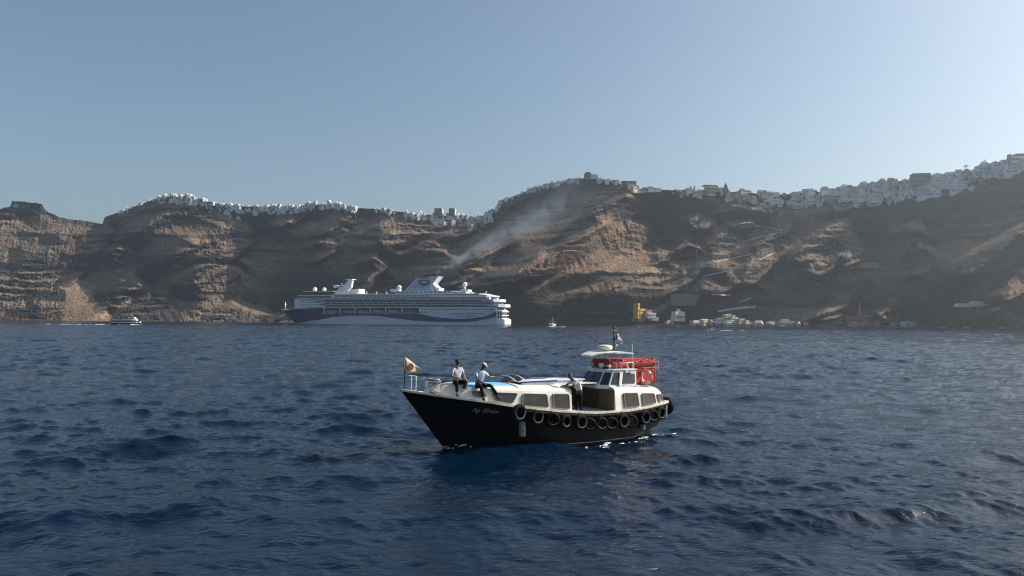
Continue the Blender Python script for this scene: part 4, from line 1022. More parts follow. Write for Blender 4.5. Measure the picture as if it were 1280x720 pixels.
em.build('emblem', snavy, fo_)
# mast, domes, white houses on top
ms = MB(); ms.prism([(66, 39.1), (51, 39.1), (46, 44), (45, 52.8), (49.5, 53.2), (56, 46.5), (63, 43)], -1.9, 1.9, 'y')
ms.b2(43.5, 52, -4.5, 4.5, 52.9, 53.8); ms.b2(52, 60, -5.5, 5.5, 46.0, 46.8); ms.lathe([(0.1, 0), (1.5, 0.6), (1.6, 1.4), (0.8, 2.2)], (58, 2.5, 46.8), 12)
ms.tube([(61, 2.6, 44.8), (69, 2.6, 45.4)], [1.2, 1.7], 10)
ms.build('mast', swhite, SH)
deck('mast_house', 44, 72, 9, 35.25, 39.0, swhite)
deck('stair_house', 31, 44, 8, 35.25, 41.6, mat('ship_cream_paint', (0.78, 0.72, 0.58), 0.45), 0, 2, bevel=0.8)
for x, y, z, r_ in ((94, 5, 41.6, 2.7), (81, 5, 41.4, 2.5), (-19, 5, 43.0, 2.9), (-100.5, 3, 46.0, 2.9)):
    dm = MB(); dm.ball((x, y, z), r_, 16, 10); dm.tube([(x, y, z - r_ - 3), (x, y, z - r_ + 0.4)], [1.6, 1.1], 10); dm.build('radome', swhite, SH)
deck('dome_base', -17, -8, 6, 38.42, 41.2, swhite, bevel=0.4)
deck('dome_base', -106, -96, 6, 35.25, 40.2, swhite, bevel=0.4)
deck('aft_screen', -106, -60, 13.4, 35.22, 37.6, mat('ship_warm_grey', (0.42, 0.40, 0.38), 0.6))
MB().tube([(-122, 0, 33), (-126.5, 0, 38.5)], 0.4, 8).build('aft_crane', swhite, SH)
deck('aft_awning', -133, -112, 11, 33.2, 34.1, mat('awning_peach', (0.72, 0.58, 0.46), 0.6), 0, 4)
for x in (18, 5, -8, 30): MB().box((x, 15, 36.6), (1.1, 1.1, 2.6)).build('deck_light', swhite, SH)
fm = MB(); fm.tube([(139, 0, 15.4), (139, 0, 26.5)], [0.9, 0.45], 8); fm.b2(138.2, 139.8, -1.6, 1.6, 22.5, 23.1); fm.build('foremast', swhite, SH)
for x in (143.2, 141, 135): MB().lathe([(0.8, 0), (0.9, 1), (0.4, 1.8)], (x, 0.3, 16.0), 10).build('winch', swhite, SH)
ph = MB()
for k in range(26):
    x = -5 + k * 3.4 - 4
    ph.lathe([(0.42, 0), (0.42, 0.2)], (0, 0, 0), 8) if False else ph.box((x, 17.02, 8.3 if x > 12 else 7.6 - (12 - x) * 0.06), (1.0, 0.2, 0.9))
ph.build('porthole_row', sglass, SH); 
for z, x0, n_w in ((14.3, -60, 8), (14.0, -86, 0), (12.6, -128, 16), (9.9, -121, 10)):
    for k in range(n_w): 
        x = x0 + k * 2.3 if z > 13.5 and n_w == 8 else x0 + k * 2.6
        MB().box((x, s_pt(x, z, 1)[1] + 0.02, z), (1.3, 0.3, 1.05)).build('window', sglass, SH)
# tenders and lifeboats hung in the recess
lbm = mat('lifeboat_canopy', (0.34, 0.34, 0.36), 0.5, var=0.2, scale=0.3); lbh = mat('lifeboat_hull', (0.62, 0.62, 0.63), 0.5)
spots = [(64, 0), (54.5 - 13, 0), (22, 0), (2, 1), (-17.5, 1), (-39.5, 2)]
words = ['lifeboat hung nearest the bow of the cruise ship', 'second lifeboat from the bow of the cruise ship', 'third lifeboat from the bow, in the cruise ship recess', 'round-topped grey tender hung amidships on the cruise ship', 'round-topped grey tender hung under the ship funnel front', 'rust-tinged lifeboat hung farthest aft in the recess']
for (x, kd), wd_ in zip(spots, words):
    o = empty('lifeboat', SHM @ Vector((x, 15.3, 13.2)), R(162), wd_, 'lifeboat', 'lifeboats in the ship recess')
    L_, W_ = 15.5, 1.7; rr = []
    for i in range(13):
        t = i / 12 * 2 - 1; k = (1 - abs(t) ** 2.6); 
        rr.append([(t * L_ / 2, W_ * k * math.cos(q) * (1 if q < 0 else 1), 1.1 + 1.1 * (0.35 + 0.65 * k) * math.sin(q)) for q in np.linspace(-math.pi, 0, 9)])
    m = MB(); m.grid(rr); m.build('hull', lbh, o)
    rr = []
    for i in range(13):
        t = i / 12 * 2 - 1; k = max(1 - abs(t) ** 3, 0.02); hgt = 1.3 if kd == 0 else 2.0
        rr.append([(t * L_ / 2 * 0.97, W_ * 0.97 * k * math.cos(q), 1.15 + hgt * (k ** 0.6) * math.sin(q)) for q in np.linspace(0, math.pi, 9)])
    m = MB(); m.grid(rr); m.build('canopy', lbm if kd < 2 else mat('rusty_canopy', (0.28, 0.17, 0.13), 0.6), o)
    m = MB()
    for dx in (-5.5, 5.5): m.tube([(dx, 0, 2.4), (dx, -0.3, 5.6)], 0.22, 6)
    for i_, dx in enumerate((-5.5, 5.5)):
        MB().tube([(dx, 0, 2.2), (dx, -0.3, 5.7)], 0.22, 6).build('fall', darkst, o)
    for k in range(5):
        MB().box((-4.4 + 2.2 * k, W_ * 0.93, 1.75), (1.2, 0.2, 0.45)).build('window', sglass, o)
# ------------------------------------------------------------------ the crew
skinm = mat('tanned_skin', (0.30, 0.155, 0.095), 0.5)
darkskin = mat('dark_skin', (0.085, 0.045, 0.03), 0.5)
hairm = mat('black_hair', (0.012, 0.010, 0.009), 0.6)
trou = mat('black_trousers', (0.006, 0.0065, 0.008), 0.9, spec=0.1, var=0.3, scale=12)
shoe = mat('dark_shoes', (0.02, 0.017, 0.015), 0.5)
shirtg = mat('grey_white_shirt', (0.40, 0.42, 0.48), 0.85, var=0.1, scale=8)
shirtb = mat('pale_blue_shirt', (0.42, 0.52, 0.62), 0.85, var=0.1, scale=8)
shirtn = mat('navy_shirt_side', (0.03, 0.045, 0.09), 0.85)
shirtw = mat('white_shirt', (0.72, 0.70, 0.66), 0.85, var=0.06, scale=8)
eyem = mat('dark_eyes', (0.02, 0.015, 0.012), 0.3)
capk = mat('black_cap', (0.015, 0.015, 0.018), 0.8); capg = mat('grey_beige_cap', (0.42, 0.38, 0.34), 0.8)

def skin_mesh(name, nodes, edges, root=0, sub=2):
    """a continuous surface grown round a skeleton; nodes are (point, radius)"""
    me = bpy.data.meshes.new(name); me.from_pydata([tuple(p) for p, _ in nodes], edges, [])
    o = bpy.data.objects.new(name, me); COL.objects.link(o)
    md = o.modifiers.new('skin', 'SKIN')
    for i, (_, r_) in enumerate(nodes):
        sv = me.skin_vertices[0].data[i]
        sv.radius = r_ if isinstance(r_, tuple) else (r_, r_); sv.use_root = (i == root)
    md.use_smooth_shade = True
    s_ = o.modifiers.new('sub', 'SUBSURF'); s_.levels = sub; s_.render_levels = sub
    dg = bpy.context.evaluated_depsgraph_get(); bpy.context.view_layer.update(); dg.update()
    out = bpy.data.meshes.new_from_object(o.evaluated_get(dg)); bpy.data.objects.remove(o)
    for p in out.polygons: p.use_smooth = True
    return out

def chain(nodes, edges, pts, frm=None):
    prev = frm
    for p, r_ in pts:
        nodes.append((Vector(p), r_)); k = len(nodes) - 1
        if prev is not None: edges.append((prev, k))
        prev = k
    return prev

def hand_tubes(mb, wrist, direction, palm_n, side, s=1.0):
    """four unequal bent fingers and a thumb leaving the side of the palm"""
    d = Vector(direction).normalized(); n = Vector(palm_n); n = (n - d * n.dot(d)).normalized(); a = d.cross(n) * side
    w_ = Vector(wrist)
    for k, (off, ln) in enumerate(((0.03, 0.072), (0.011, 0.082), (-0.009, 0.076), (-0.028, 0.060))):
        b0 = w_ + d * 0.07 * s + a * off * s
        p1 = b0 + d * ln * 0.45 * s + n * 0.006; p2 = p1 + (d * 0.85 + n * 0.5).normalized() * ln * 0.33 * s; p3 = p2 + (d * 0.55 + n * 0.8).normalized() * ln * 0.25 * s
        mb.tube([b0 - d * 0.02, b0, p1, p2, p3], [0.010 * s, 0.0095 * s, 0.009 * s, 0.008 * s, 0.006 * s], 6)
    t0 = w_ + d * 0.025 * s + a * 0.03 * s
    mb.tube([t0 - a * 0.01, t0 + (a * 0.8 + d * 0.6).normalized() * 0.035 * s, t0 + (a * 0.5 + d * 0.9).normalized() * 0.065 * s + n * 0.012], [0.012 * s, 0.011 * s, 0.008 * s], 6)

def person(label, J, face, shirt, skin, loc, cap=None, s=1.0, brim=None, shirt2=None):
    """J: joints in boat axes relative to loc (hip centre); face: the way the head looks"""
    root = empty('person', bw(*loc), BRZ, label, 'person', 'crew of the black boat')
    V = {k: Vector(v) * s for k, v in J.items()}
    f_ = Vector(face).normalized(); up = (V['head'] - V['neck']).normalized(); sd = f_.cross(up).normalized(); f_ = up.cross(sd).normalized()
    hd = V['head']
    N, E = [], []
    pel = chain(N, E, [(V['hip'], 0.12 * s)]); ch = chain(N, E, [(V['waist'], 0.115 * s), (V['chest'], 0.145 * s)], pel)
    nk = chain(N, E, [(V['neck'], 0.062 * s), (hd - up * 0.075 * s + f_ * 0.012, 0.072 * s), (hd, 0.092 * s), (hd + up * 0.07 * s, 0.080 * s)], ch)
    hands = MB()
    for q in ('L', 'R'):
        chain(N, E, [(V['sh' + q], 0.062 * s), (V['el' + q], 0.043 * s), (V['wr' + q], 0.030 * s), (V['wr' + q] + (V['ha' + q] - V['wr' + q]).normalized() * 0.055 * s, (0.040 * s, 0.026 * s)), (V['wr' + q] + (V['ha' + q] - V['wr' + q]).normalized() * 0.085 * s, (0.036 * s, 0.018 * s))], ch)
        chain(N, E, [(V['th' + q], 0.095 * s), (V['kn' + q], 0.062 * s), (V['an' + q], 0.036 * s)], pel)
        d = V['ha' + q] - V['wr' + q]; hands_n = Vector(J.get('pn' + q, (0, 0, -1)))
        hand_tubes(hands, V['wr' + q], d, hands_n, 1 if q == 'L' else -1, s)
    body = skin_mesh('body', N, E)
    extra = MB(); extra.v, extra.f, extra.mi, extra.sm = list(hands.v), list(hands.f), list(hands.mi), list(hands.sm)
    extra.tube([hd + f_ * 0.085 * s + up * 0.012 * s, hd + f_ * 0.112 * s - up * 0.022 * s, hd + f_ * 0.088 * s - up * 0.034 * s], [0.010 * s, 0.016 * s, 0.012 * s], 6)
    for k in (1, -1):
        extra.ball(tuple(hd + sd * 0.098 * k * s - up * 0.01), 0.026 * s, 8, 6, sc=(0.7, 0.7, 1))
        extra.ball(tuple(hd + sd * 0.034 * k * s + f_ * 0.088 * s + up * 0.008 * s), 0.012 * s, 6, 5, mi=1)
    extra.tube([hd + f_ * 0.086 * s - up * 0.058 * s + sd * 0.026 * s, hd + f_ * 0.092 * s - up * 0.060 * s, hd + f_ * 0.086 * s - up * 0.058 * s - sd * 0.026 * s], 0.007 * s, 5, mi=1)
    bm = bmesh.new(); bm.from_mesh(body)
    me2 = bpy.data.meshes.new('x'); me2.from_pydata(extra.v, [], extra.f); me2.polygons.foreach_set('material_index', extra.mi); me2.polygons.foreach_set('use_smooth', [True] * len(extra.f)); bm.from_mesh(me2)
    bmesh.ops.recalc_face_normals(bm, faces=bm.faces); bm.to_mesh(body); bm.free()
    body.materials.clear(); body.materials.append(skin); body.materials.append(eyem)
    bo = bpy.data.objects.new('body', body); COL.objects.link(bo); bo.parent = root
    # shirt with short sleeves, trousers, shoes
    N, E = [], []
    p0 = chain(N, E, [(V['hip'] + (V['waist'] - V['hip']) * 0.25, 0.150 * s)]); c0 = chain(N, E, [(V['waist'], (0.155 * s, 0.14 * s)), (V['chest'], (0.19 * s, 0.155 * s))], p0)
    chain(N, E, [(V['neck'] - up * 0.035 * s, 0.078 * s)], c0)
    for q in ('L', 'R'):
        chain(N, E, [(V['sh' + q], 0.09 * s), (V['sh' + q] + (V['el' + q] - V['sh' + q]) * 0.72, 0.068 * s)], c0)
    sm_ = skin_mesh('shirt', N, E); sm_.materials.clear(); sm_.materials.append(shirt)
    so = bpy.data.objects.new('shirt', sm_); COL.objects.link(so); so.parent = root
    N, E = [], []
    p0 = chain(N, E, [(V['hip'] + (V['waist'] - V['hip']) * 0.35, 0.132 * s)]); p1 = chain(N, E, [(V['hip'], 0.142 * s)], p0)
    for q in ('L', 'R'):
        chain(N, E, [(V['th' + q], 0.112 * s), (V['kn' + q], 0.080 * s), (V['kn' + q] + (V['an' + q] - V['kn' + q]) * 0.93, 0.060 * s)], p1)
    tm_ = skin_mesh('trousers', N, E); tm_.materials.clear(); tm_.materials.append(trou)
    to_ = bpy.data.objects.new('trousers', tm_); COL.objects.link(to_); to_.parent = root
    for q in ('L', 'R'):
        N, E = [], []; d = V['to' + q] - V['an' + q]; hor = Vector((d.x, d.y, d.z)).normalized(); dn = Vector((0, 0, -0.035)) * s
        chain(N, E, [(V['an' + q] + dn - hor * 0.05 * s, 0.044 * s), (V['an' + q] + dn * 1.5 + hor * 0.07 * s, (0.046 * s, 0.04 * s)), (V['an' + q] + dn * 1.6 + hor * 0.17 * s, (0.044 * s, 0.028 * s))])
        sh_ = skin_mesh('shoe', N, E, 0, 1); sh_.materials.clear(); sh_.materials.append(shoe)
        o = bpy.data.objects.new('shoe', sh_); COL.objects.link(o); o.parent = root
    # hair cap of the skull, or a peaked cap over it
    def dome(r_, lo, m_, name, par, back=0.0):
        mb = MB(); rows = []
        for j in range(7):
            ph = lo * j / 6
            rows.append([hd + up * 0.028 * s + (up * math.cos(ph) + (f_ * math.cos(t) + sd * math.sin(t)) * math.sin(ph) * (1 - (back if math.cos(t) > 0.4 else 0) * (j / 6))) * r_ * s for t in np.linspace(0, 2 * math.pi, 17)])
        mb.grid(rows); return mb.build(name, m_, par)
    dome(0.108, R(108), hairm, 'hair', root, 0.28)
    if cap:
        c_ = dome(0.118, R(82), cap, 'cap', root)
        b_ = MB(); bf = Vector(brim).normalized() if brim else f_; bs_ = bf.cross(up).normalized()
        rows = [[hd + up * (0.040 - 0.012 * k) * s + (bf * math.cos(t) * (0.11 + 0.075 * k / 3 * math.cos(t)) + bs_ * math.sin(t) * (0.11 + 0.01 * k)) * s for t in np.linspace(-1.0, 1.0, 9)] for k in range(4)]
        b_.grid(rows); bo_ = b_.build('brim', cap, c_); so_2 = bo_.modifiers.new('t', 'SOLIDIFY'); so_2.thickness = 0.008
    return root
# boat axes: x to the bow, y to port (towards the viewer), z up
person('man in black cap and grey-white shirt sitting nearest the bow',
       dict(hip=(0, 0, 0.10), waist=(0.0, 0.03, 0.30), chest=(0.0, 0.05, 0.50), neck=(0.0, 0.07, 0.70), head=(0.0, 0.10, 0.87),
            shL=(-0.20, 0.05, 0.60), elL=(-0.30, 0.05, 0.33), wrL=(-0.40, 0.14, 0.11), haL=(-0.46, 0.18, 0.05), shR=(0.20, 0.06, 0.60), elR=(0.29, 0.16, 0.36), wrR=(0.09, 0.35, 0.27), haR=(0.02, 0.42, 0.25),
            thL=(-0.10, 0.08, 0.08), knL=(-0.20, 0.45, 0.13), anL=(-0.02, 0.52, -0.15), toL=(0.1, 0.62, -0.20), thR=(0.10, 0.08, 0.08), knR=(0.20, 0.42, 0.12), anR=(0.24, 0.50, -0.30), toR=(0.26, 0.66, -0.36)),
       (-0.15, 1, -0.1), shirtg, skinm, (4.80, 0.30, 2.80), capk, 1.06)
person('seated man in pale cap and light blue shirt, one leg stretched down to the rail',
       dict(hip=(0, 0, 0.10), waist=(0.0, 0.05, 0.30), chest=(-0.03, 0.10, 0.51), neck=(-0.08, 0.14, 0.70), head=(-0.15, 0.16, 0.86),
            shL=(-0.20, 0.16, 0.58), elL=(-0.44, 0.16, 0.40), wrL=(-0.66, 0.10, 0.41), haL=(-0.76, 0.08, 0.42), shR=(0.16, 0.06, 0.60), elR=(0.18, 0.24, 0.36), wrR=(-0.04, 0.36, 0.20), haR=(-0.13, 0.40, 0.15),
            thL=(-0.10, 0.08, 0.08), knL=(-0.36, 0.36, 0.10), anL=(-0.62, 0.50, -0.32), toL=(-0.78, 0.56, -0.36), thR=(0.10, 0.10, 0.08), knR=(0.14, 0.48, 0.09), anR=(0.08, 0.52, -0.36), toR=(0.04, 0.66, -0.41)),
       (-0.75, 0.55, -0.25), shirtb, darkskin, (4.02, 0.78, 2.68), capg, 1.05, brim=(-1, 0.35, -0.2))
person('standing dark-haired man in a white shirt leaning his forearms on the cabin roof edge',
       dict(hip=(-0.14, 0.10, 0.86), waist=(-0.10, 0.08, 1.04), chest=(0.04, 0.02, 1.24), neck=(0.17, -0.03, 1.41), head=(0.26, -0.07, 1.55),
            shL=(0.08, 0.17, 1.33), elL=(0.30, 0.12, 1.12), wrL=(0.52, -0.05, 1.13), haL=(0.60, -0.12, 1.12), shR=(0.10, -0.20, 1.33), elR=(0.34, -0.28, 1.14), wrR=(0.54, -0.22, 1.15), haR=(0.62, -0.20, 1.14),
            thL=(-0.12, 0.18, 0.80), knL=(-0.10, 0.16, 0.44), anL=(-0.16, 0.15, 0.09), toL=(-0.02, 0.13, 0.06), thR=(-0.12, 0.0, 0.80), knR=(-0.02, -0.01, 0.44), anR=(-0.05, -0.02, 0.09), toR=(0.09, -0.05, 0.06)),
       (0.95, -0.3, -0.15), shirtw, darkskin, (-0.62, 1.42, 1.42), None, 1.04)
ph_ = empty('mobile_phone', bw(4.02 - 0.80, 0.78 + 0.085, 2.68 + 0.45), BRZ, 'small dark phone held out by the man in the pale cap', 'phone')
p_ = MB().box((0, 0, 0.0), (0.02, 0.075, 0.15), ry=R(-30)); p_.build('case', darkst, ph_, bevel=0.004)
MB().box((0.012, 0, 0.006), (0.003, 0.066, 0.135), ry=R(-30)).build('screen', sglass, ph_)
# ------------------------------------------------------------------ towns on the rim
wallw = mat('whitewash', (0.70, 0.69, 0.66), 0.8, var=0.10, scale=0.25)
wallc = mat('cream_plaster', (0.55, 0.45, 0.33), 0.8, var=0.15, scale=0.25)
wallg = mat('grey_plaster', (0.36, 0.35, 0.33), 0.85, var=0.15, scale=0.25)
wallb = mat('pale_blue_plaster', (0.42, 0.52, 0.68), 0.8, var=0.1, scale=0.25)
hole = mat('dark_openings', (0.03, 0.032, 0.038), 0.5)
stonew = mat('brown_stone', (0.20, 0.15, 0.11), 0.9, var=0.3, scale=0.4)
rng = random.Random(11)
def facade(m, x0, x1, y, z0, n, w_, h_, mi=1):
    for k in range(n):
        x = x0 + (x1 - x0) * (k + 0.5) / n
        m.b2(x - w_ / 2, x + w_ / 2, y - 0.12, y + 0.1, z0, z0 + h_, mi)
def house_kind(k):
    m = MB()
    if k == 0:      # one flat-roofed cube with parapet
        m.b2(-4, 4, -3, 4, -5, 3.4); m.b2(-4.1, 4.1, -3.1, -2.8, 3.42, 3.9); m.b2(3.8, 4.1, -2.78, 4, 3.42, 3.9); m.b2(-4.1, -3.8, -2.78, 4, 3.42, 3.9)
        facade(m, -3.4, 3.4, -3.06, 0.9, 3, 1.0, 1.3); m.b2(3.95, 4.1, -1, 0.2, 0, 2.1, 1)
    elif k == 1:    # two storeys stepping back, with a terrace
        m.b2(-5, 5, -4, 3, -6, 3.2); m.b2(-5, 2.2, -1, 4.5, 3.22, 6.2); m.b2(2.6, 5, -3.9, -3.7, 3.22, 4.0); facade(m, -4.6, 4.6, -4.06, 0.6, 4, 1.0, 1.6); facade(m, -4.6, 2, -1.06, 4.0, 2, 1.2, 1.3)
    elif k == 2:    # barrel-vaulted house
        m.b2(-3.2, 3.2, -4, 4, -5, 2.6); prof = [(3.2 * math.cos(q), 2.62 + 1.7 * math.sin(q)) for q in np.linspace(0, math.pi, 9)]
        m.prism(prof, -4, 4, 'y'); facade(m, -2.4, 2.4, -4.06, 0.4, 2, 1.0, 1.9); m.b2(-0.5, 0.5, -4.1, -3.9, 2.9, 3.7, 1)
    elif k == 3:    # long terrace of rooms
        m.b2(-8, 8, -3, 3, -6, 3.0); m.b2(-7, -2, -2.6, 3, 3.02, 5.2); m.b2(8.02, 10, -2, 3, -6, 2.0); facade(m, -7.6, 7.6, -3.06, 0.5, 7, 1.0, 1.7); facade(m, -6.8, -2.2, -2.66, 3.6, 2, 1.0, 1.1)
    elif k == 4:    # tall narrow block
        m.b2(-3, 3, -3, 3, -6, 7.4); m.b2(-3.1, 3.1, -3.1, 3.1, 7.42, 7.8); m.b2(-1, 1.4, -0.5, 2, 7.82, 9.6)
        for z in (0.8, 3.4, 5.6): facade(m, -2.6, 2.6, -3.06, z, 2, 0.9, 1.3)
    else:           # stacked cubes on a slope
        m.b2(-5, 1, -4, 1, -7, 2.2); m.b2(-2, 5, -1.5, 4, -4, 4.9); m.b2(0.5, 4.5, 1.0, 5, 4.92, 7.4); facade(m, -4.6, 0.6, -4.06, 0.2, 2, 0.9, 1.4); facade(m, -1.4, 4.6, -1.56, 2.6, 3, 0.9, 1.3)
    return m
KN = ['flat-roofed cube house', 'two-storey stepped house', 'barrel-vaulted house', 'long low terraced house', 'tall narrow block', 'house of stacked cubes']
proto = {}
for k in range(6):
    for ci, wm_ in enumerate((wallw, wallc, wallg)):
        me = house_kind(k).build('house', [wm_, hole]); proto[k, ci] = me.data; bpy.data.objects.remove(me)
ZONES = [   # name, (u, v offset below the skyline, number), turn of the fronts towards the right (deg), share of cream/grey, scale
 ('on the left-hand summit', [(148, 197, -0.5, 2.5, 34), (197, 255, -2.6, 9, 150), (228, 300, -1.2, 8, 130), (262, 300, 6, 15, 34)], 60, (0.84, 0.10), 0.58),
 ('on the rim between the left summit and the dip', [(290, 378, -1.2, 9, 190), (378, 396, -2.0, 7, 40), (398, 446, -2.0, 5, 90), (420, 444, 3, 8, 10)], 58, (0.84, 0.10), 0.60),
 ('in the dip behind the ship', [(466, 502, -0.4, 3.5, 22), (506, 622, -1.2, 7, 160), (540, 616, 4, 12, 80)], 50, (0.62, 0.24), 0.72),
 ('along the shoulder of the middle headland', [(622, 700, 0.2, 3.0, 60), (690, 800, -0.6, 3, 50)], 8, (0.62, 0.2), 0.7),
 ('on the plateau right of the headland', [(790, 960, -0.8, 3, 56), (850, 880, 4, 8, 7), (905, 942, 3, 10, 22)], 12, (0.5, 0.3), 0.82),
 ('in the big town on the right', [(948, 1060, 0, 15, 90), (1000, 1120, 0, 17, 90), (1060, 1200, 1, 24, 260), (1110, 1180, 8, 27, 50), (1170, 1290, 1, 15, 100), (1190, 1215, 14, 24, 10), (960, 1290, -0.4, 2, 80)], -8, (0.80, 0.08), 0.85),
]
cands = []
for zn, spans, turn, (pw, pc), sc in ZONES:
    for (ua, ub, va, vb, n) in spans:
        for _ in range(n):
            u = rng.uniform(ua, ub); t = rng.random()
            if math.sin(u * 0.83) + math.sin(u * 0.31 + 2) + 0.8 * math.sin(u * 1.9 + t * 5) < rng.uniform(-2.6, 0.4): continue
            v = crest(u) + va + (vb - va) * t
            vv_ = max(v, crest(u) + 0.8)
            p = on_cliff(u, vv_, -1.5)
            if v < vv_: p.z += (vv_ - v) * p.y / FPX
            r_ = rng.random(); ci = 0 if r_ < pw else (1 if r_ < pw + pc else 2)
            k = rng.choice([0, 1, 1, 2, 3, 3, 5, 5] if 'right' in zn else [0, 0, 1, 1, 2, 3, 5, 5]) if rng.random() > 0.05 else 4
            s_ = sc * (0.5 + 1.1 * rng.random() ** 1.6) * (1.2 if zn.startswith('in the big') and k == 3 else 1)
            cands.append((zn, k, ci, p, R(turn + rng.gauss(0, 10)), s_))
cands.sort(key=lambda c: -c[5] / c[3].y * (1.5 if c[1] in (1, 3, 5) else 1))
CW = ['white', 'cream', 'grey']
rest = MB()
for n_, (zn, k, ci, p, rz, s_) in enumerate(cands):
    if n_ < 296:
        o = bpy.data.objects.new('house', proto[k, ci]); COL.objects.link(o)
        o.location = p; o.rotation_euler = (0, 0, rz); o.scale = (s_, s_, s_ * 0.85)
        tag(o, f'small {CW[ci]} {KN[k]} {zn}', 'house', f'{CW[ci]} {KN[k]}s {zn}')
    else:
        m = house_kind(k); M_ = Matrix.Translation(p) @ Matrix.Rotation(rz, 4, 'Z') @ Matrix.Diagonal((s_, s_, s_ * 0.85, 1))
        rest.add([M_ @ Vector(v) for v in m.v], m.f); L0 = len(rest.mi) - len(m.f)
        for i, q in enumerate(m.mi): rest.mi[L0 + i] = 3 if q else ci
tag(rest.build('clifftop_housing', [wallw, wallc, wallg, hole]), kind='stuff')

def bld(name, label, cat, u, v, out=0.0, rz=0.0, y=None):
    p = at(u, v, y) if y else on_cliff(u, max(v, crest(u) + 0.6), out)
    if not y and v < crest(u) + 0.6: p.z += (crest(u) + 0.6 - v) * p.y / FPX
    return empty(name, p, rz, label, cat), p.y / FPX
def block(parent, name, m_, k, x0, x1, d0, d1, v0, v1, win=None, bevel=0, taper=None):
    """box whose width and height are given in pixels of the 1280 frame at the thing's distance (k metres per pixel)"""
    m = MB(); m.b2(x0 * k, x1 * k, d0, d1, v0 * k, v1 * k)
    if win:
        n, rws, wz, hz_ = win
        for r_ in range(rws):
            for i in range(n):
                x = (x0 + (x1 - x0) * (i + 0.5) / n) * k; z = (v0 + (v1 - v0) * (r_ + wz) / rws) * k
                m.b2(x - 0.28 * (x1 - x0) / n * k, x + 0.28 * (x1 - x0) / n * k, d0 - 0.15, d0 + 0.1, z, z + hz_, 1)
    return m.build(name, [m_, hole], parent, bevel)
# landmark buildings of the skyline
t, k = bld('hilltop_house', 'brown stone house with a stepped roof on the very top of the middle headland', 'house', 735, 221.5, 0, R(12))
block(t, 'wall', stonew, k, -4, 3, -5, 5, -3, 4.2, (4, 1, 0.4, 2.0)); MB().prism([(-4.2 * k, 4.22 * k), (3.2 * k, 4.22 * k), (1.5 * k, 5.6 * k), (-2.5 * k, 6.2 * k)], -5, 5, 'y').build('roof', mat('dull_tiles', (0.12, 0.10, 0.08), 0.9), t)
block(t, 'annexe', wallg, k, 3.2, 12, -4, 4, -3, 3.4, (5, 1, 0.35, 2.0))
t, k = bld('long_house', 'long brown flat-roofed house just right of the headland top', 'house', 786, 231, 0)
block(t, 'wall', stonew, k, -9, 9, -4, 6, -4, 3.6, (8, 1, 0.3, 1.8)); block(t, 'roof', wallg, k, -9.6, 9.6, -5, 7, 3.62, 4.3)
t, k = bld('arcaded_hall', 'tan hall with round end and tall openings on the plateau beside the spire', 'hall', 890, 237.5, 0, R(8))
block(t, 'wall', wallc, k, -9, 6.5, -6, 6, -3, 4.6, (7, 1, 0.25, 3.0)); MB().lathe([(4.5, -4), (4.5, 4.9), (4.7, 5.6)], (6.2 * k, 0, 0), 16).build('turret', wallc, t); block(t, 'roof', wallg, k, -12, 5, -6.5, 6.5, 4.62, 5.5)
t, k = bld('bell_tower', 'dark stepped bell tower with a pointed top standing up from the plateau', 'bell tower', 907, 238.5, 0)
block(t, 'base', stonew, k, -2.2, 2.4, -3, 3, -3, 4); block(t, 'belfry', stonew, k, -1.5, 1.7, -2, 2, 4.02, 7.2, (2, 1, 0.2, 2.2)); MB().lathe([(2.0, 0), (1.5, 1.2), (0.5, 3.4), (0.05, 5.2)], (0.1, 0, 7.22 * k), 8).build('spire', stonew, t)
for u, dv_, nm in ((863.5, 0, 'left of'), (868, 0, 'next to')):
    t, k = bld('chimney_stack', f'short dark chimney stack on the plateau, {"left one" if u < 865 else "right one"} of a pair', 'chimney', u, 234.8, 0)
    block(t, 'shaft', stonew, k, -0.6, 0.6, -0.8, 0.8, -3, 1.9); block(t, 'cap', stonew, k, -0.8, 0.8, -1, 1, 1.92, 2.3)
for u, w_, lb in ((548, 4.2, 'dark square block above the white houses in the dip, left one of two'), (565, 3.2, 'dark square block above the white houses in the dip, right one of two')):
    t, k = bld('apartment_block', lb, 'apartment block', u, 267, 0, R(-8))
    block(t, 'wall', mat('slate_plaster', (0.27, 0.27, 0.28), 0.9), k, -w_, w_, -6, 6, -3, 6.2, (4, 3, 0.3, 1.5)); block(t, 'lit_end', wallc, k, w_ + 0.02, w_ + 1.4, -5.5, 5.5, -3, 5.8)
t, k = bld('arcaded_building', 'ochre building on arches at the lower edge of the big right-hand town', 'building', 1049, 248, 2, R(6))
block(t, 'wall', wallc, k, -17, 9, -4, 6, -2, 5.2, (12, 1, 0.3, 3.0)); block(t, 'wing', mat('ochre_plaster', (0.5, 0.32, 0.17), 0.85, var=0.15, scale=0.2), k, 9.02, 14, -5, 6, -6, 8, (2, 2, 0.3, 2.2))
t, k = bld('blue_terrace', 'blue-washed terrace wall beneath the near end of the right-hand town', 'terrace', 1003, 257, 1.5, R(-8))
block(t, 'wall', wallb, k, -12, 14, -3, 6, -4, 3.2, (9, 1, 0.3, 1.5)); MB().lathe([(3.8, -3), (3.8, 2), (3.0, 4)], (-16 * k, 2, 0), 14).build('tank', wallg, t)
t, k = bld('apartment_block', 'grey cubic block overtopping the right-hand town, with a flat roof', 'apartment block', 1153, 230, 1, R(-10))
block(t, 'wall', mat('warm_grey_plaster', (0.27, 0.245, 0.22), 0.85, var=0.2, scale=0.2), k, -12, 8, -6, 9, -6, 12, (6, 3, 0.35, 1.8)); block(t, 'roof', wallg, k, -12.6, 8.6, -6.6, 9.6, 12.02, 12.9)
t, k = bld('domed_church', 'pale domed church on the skyline right of the palm', 'church', 1232, 211, 0)
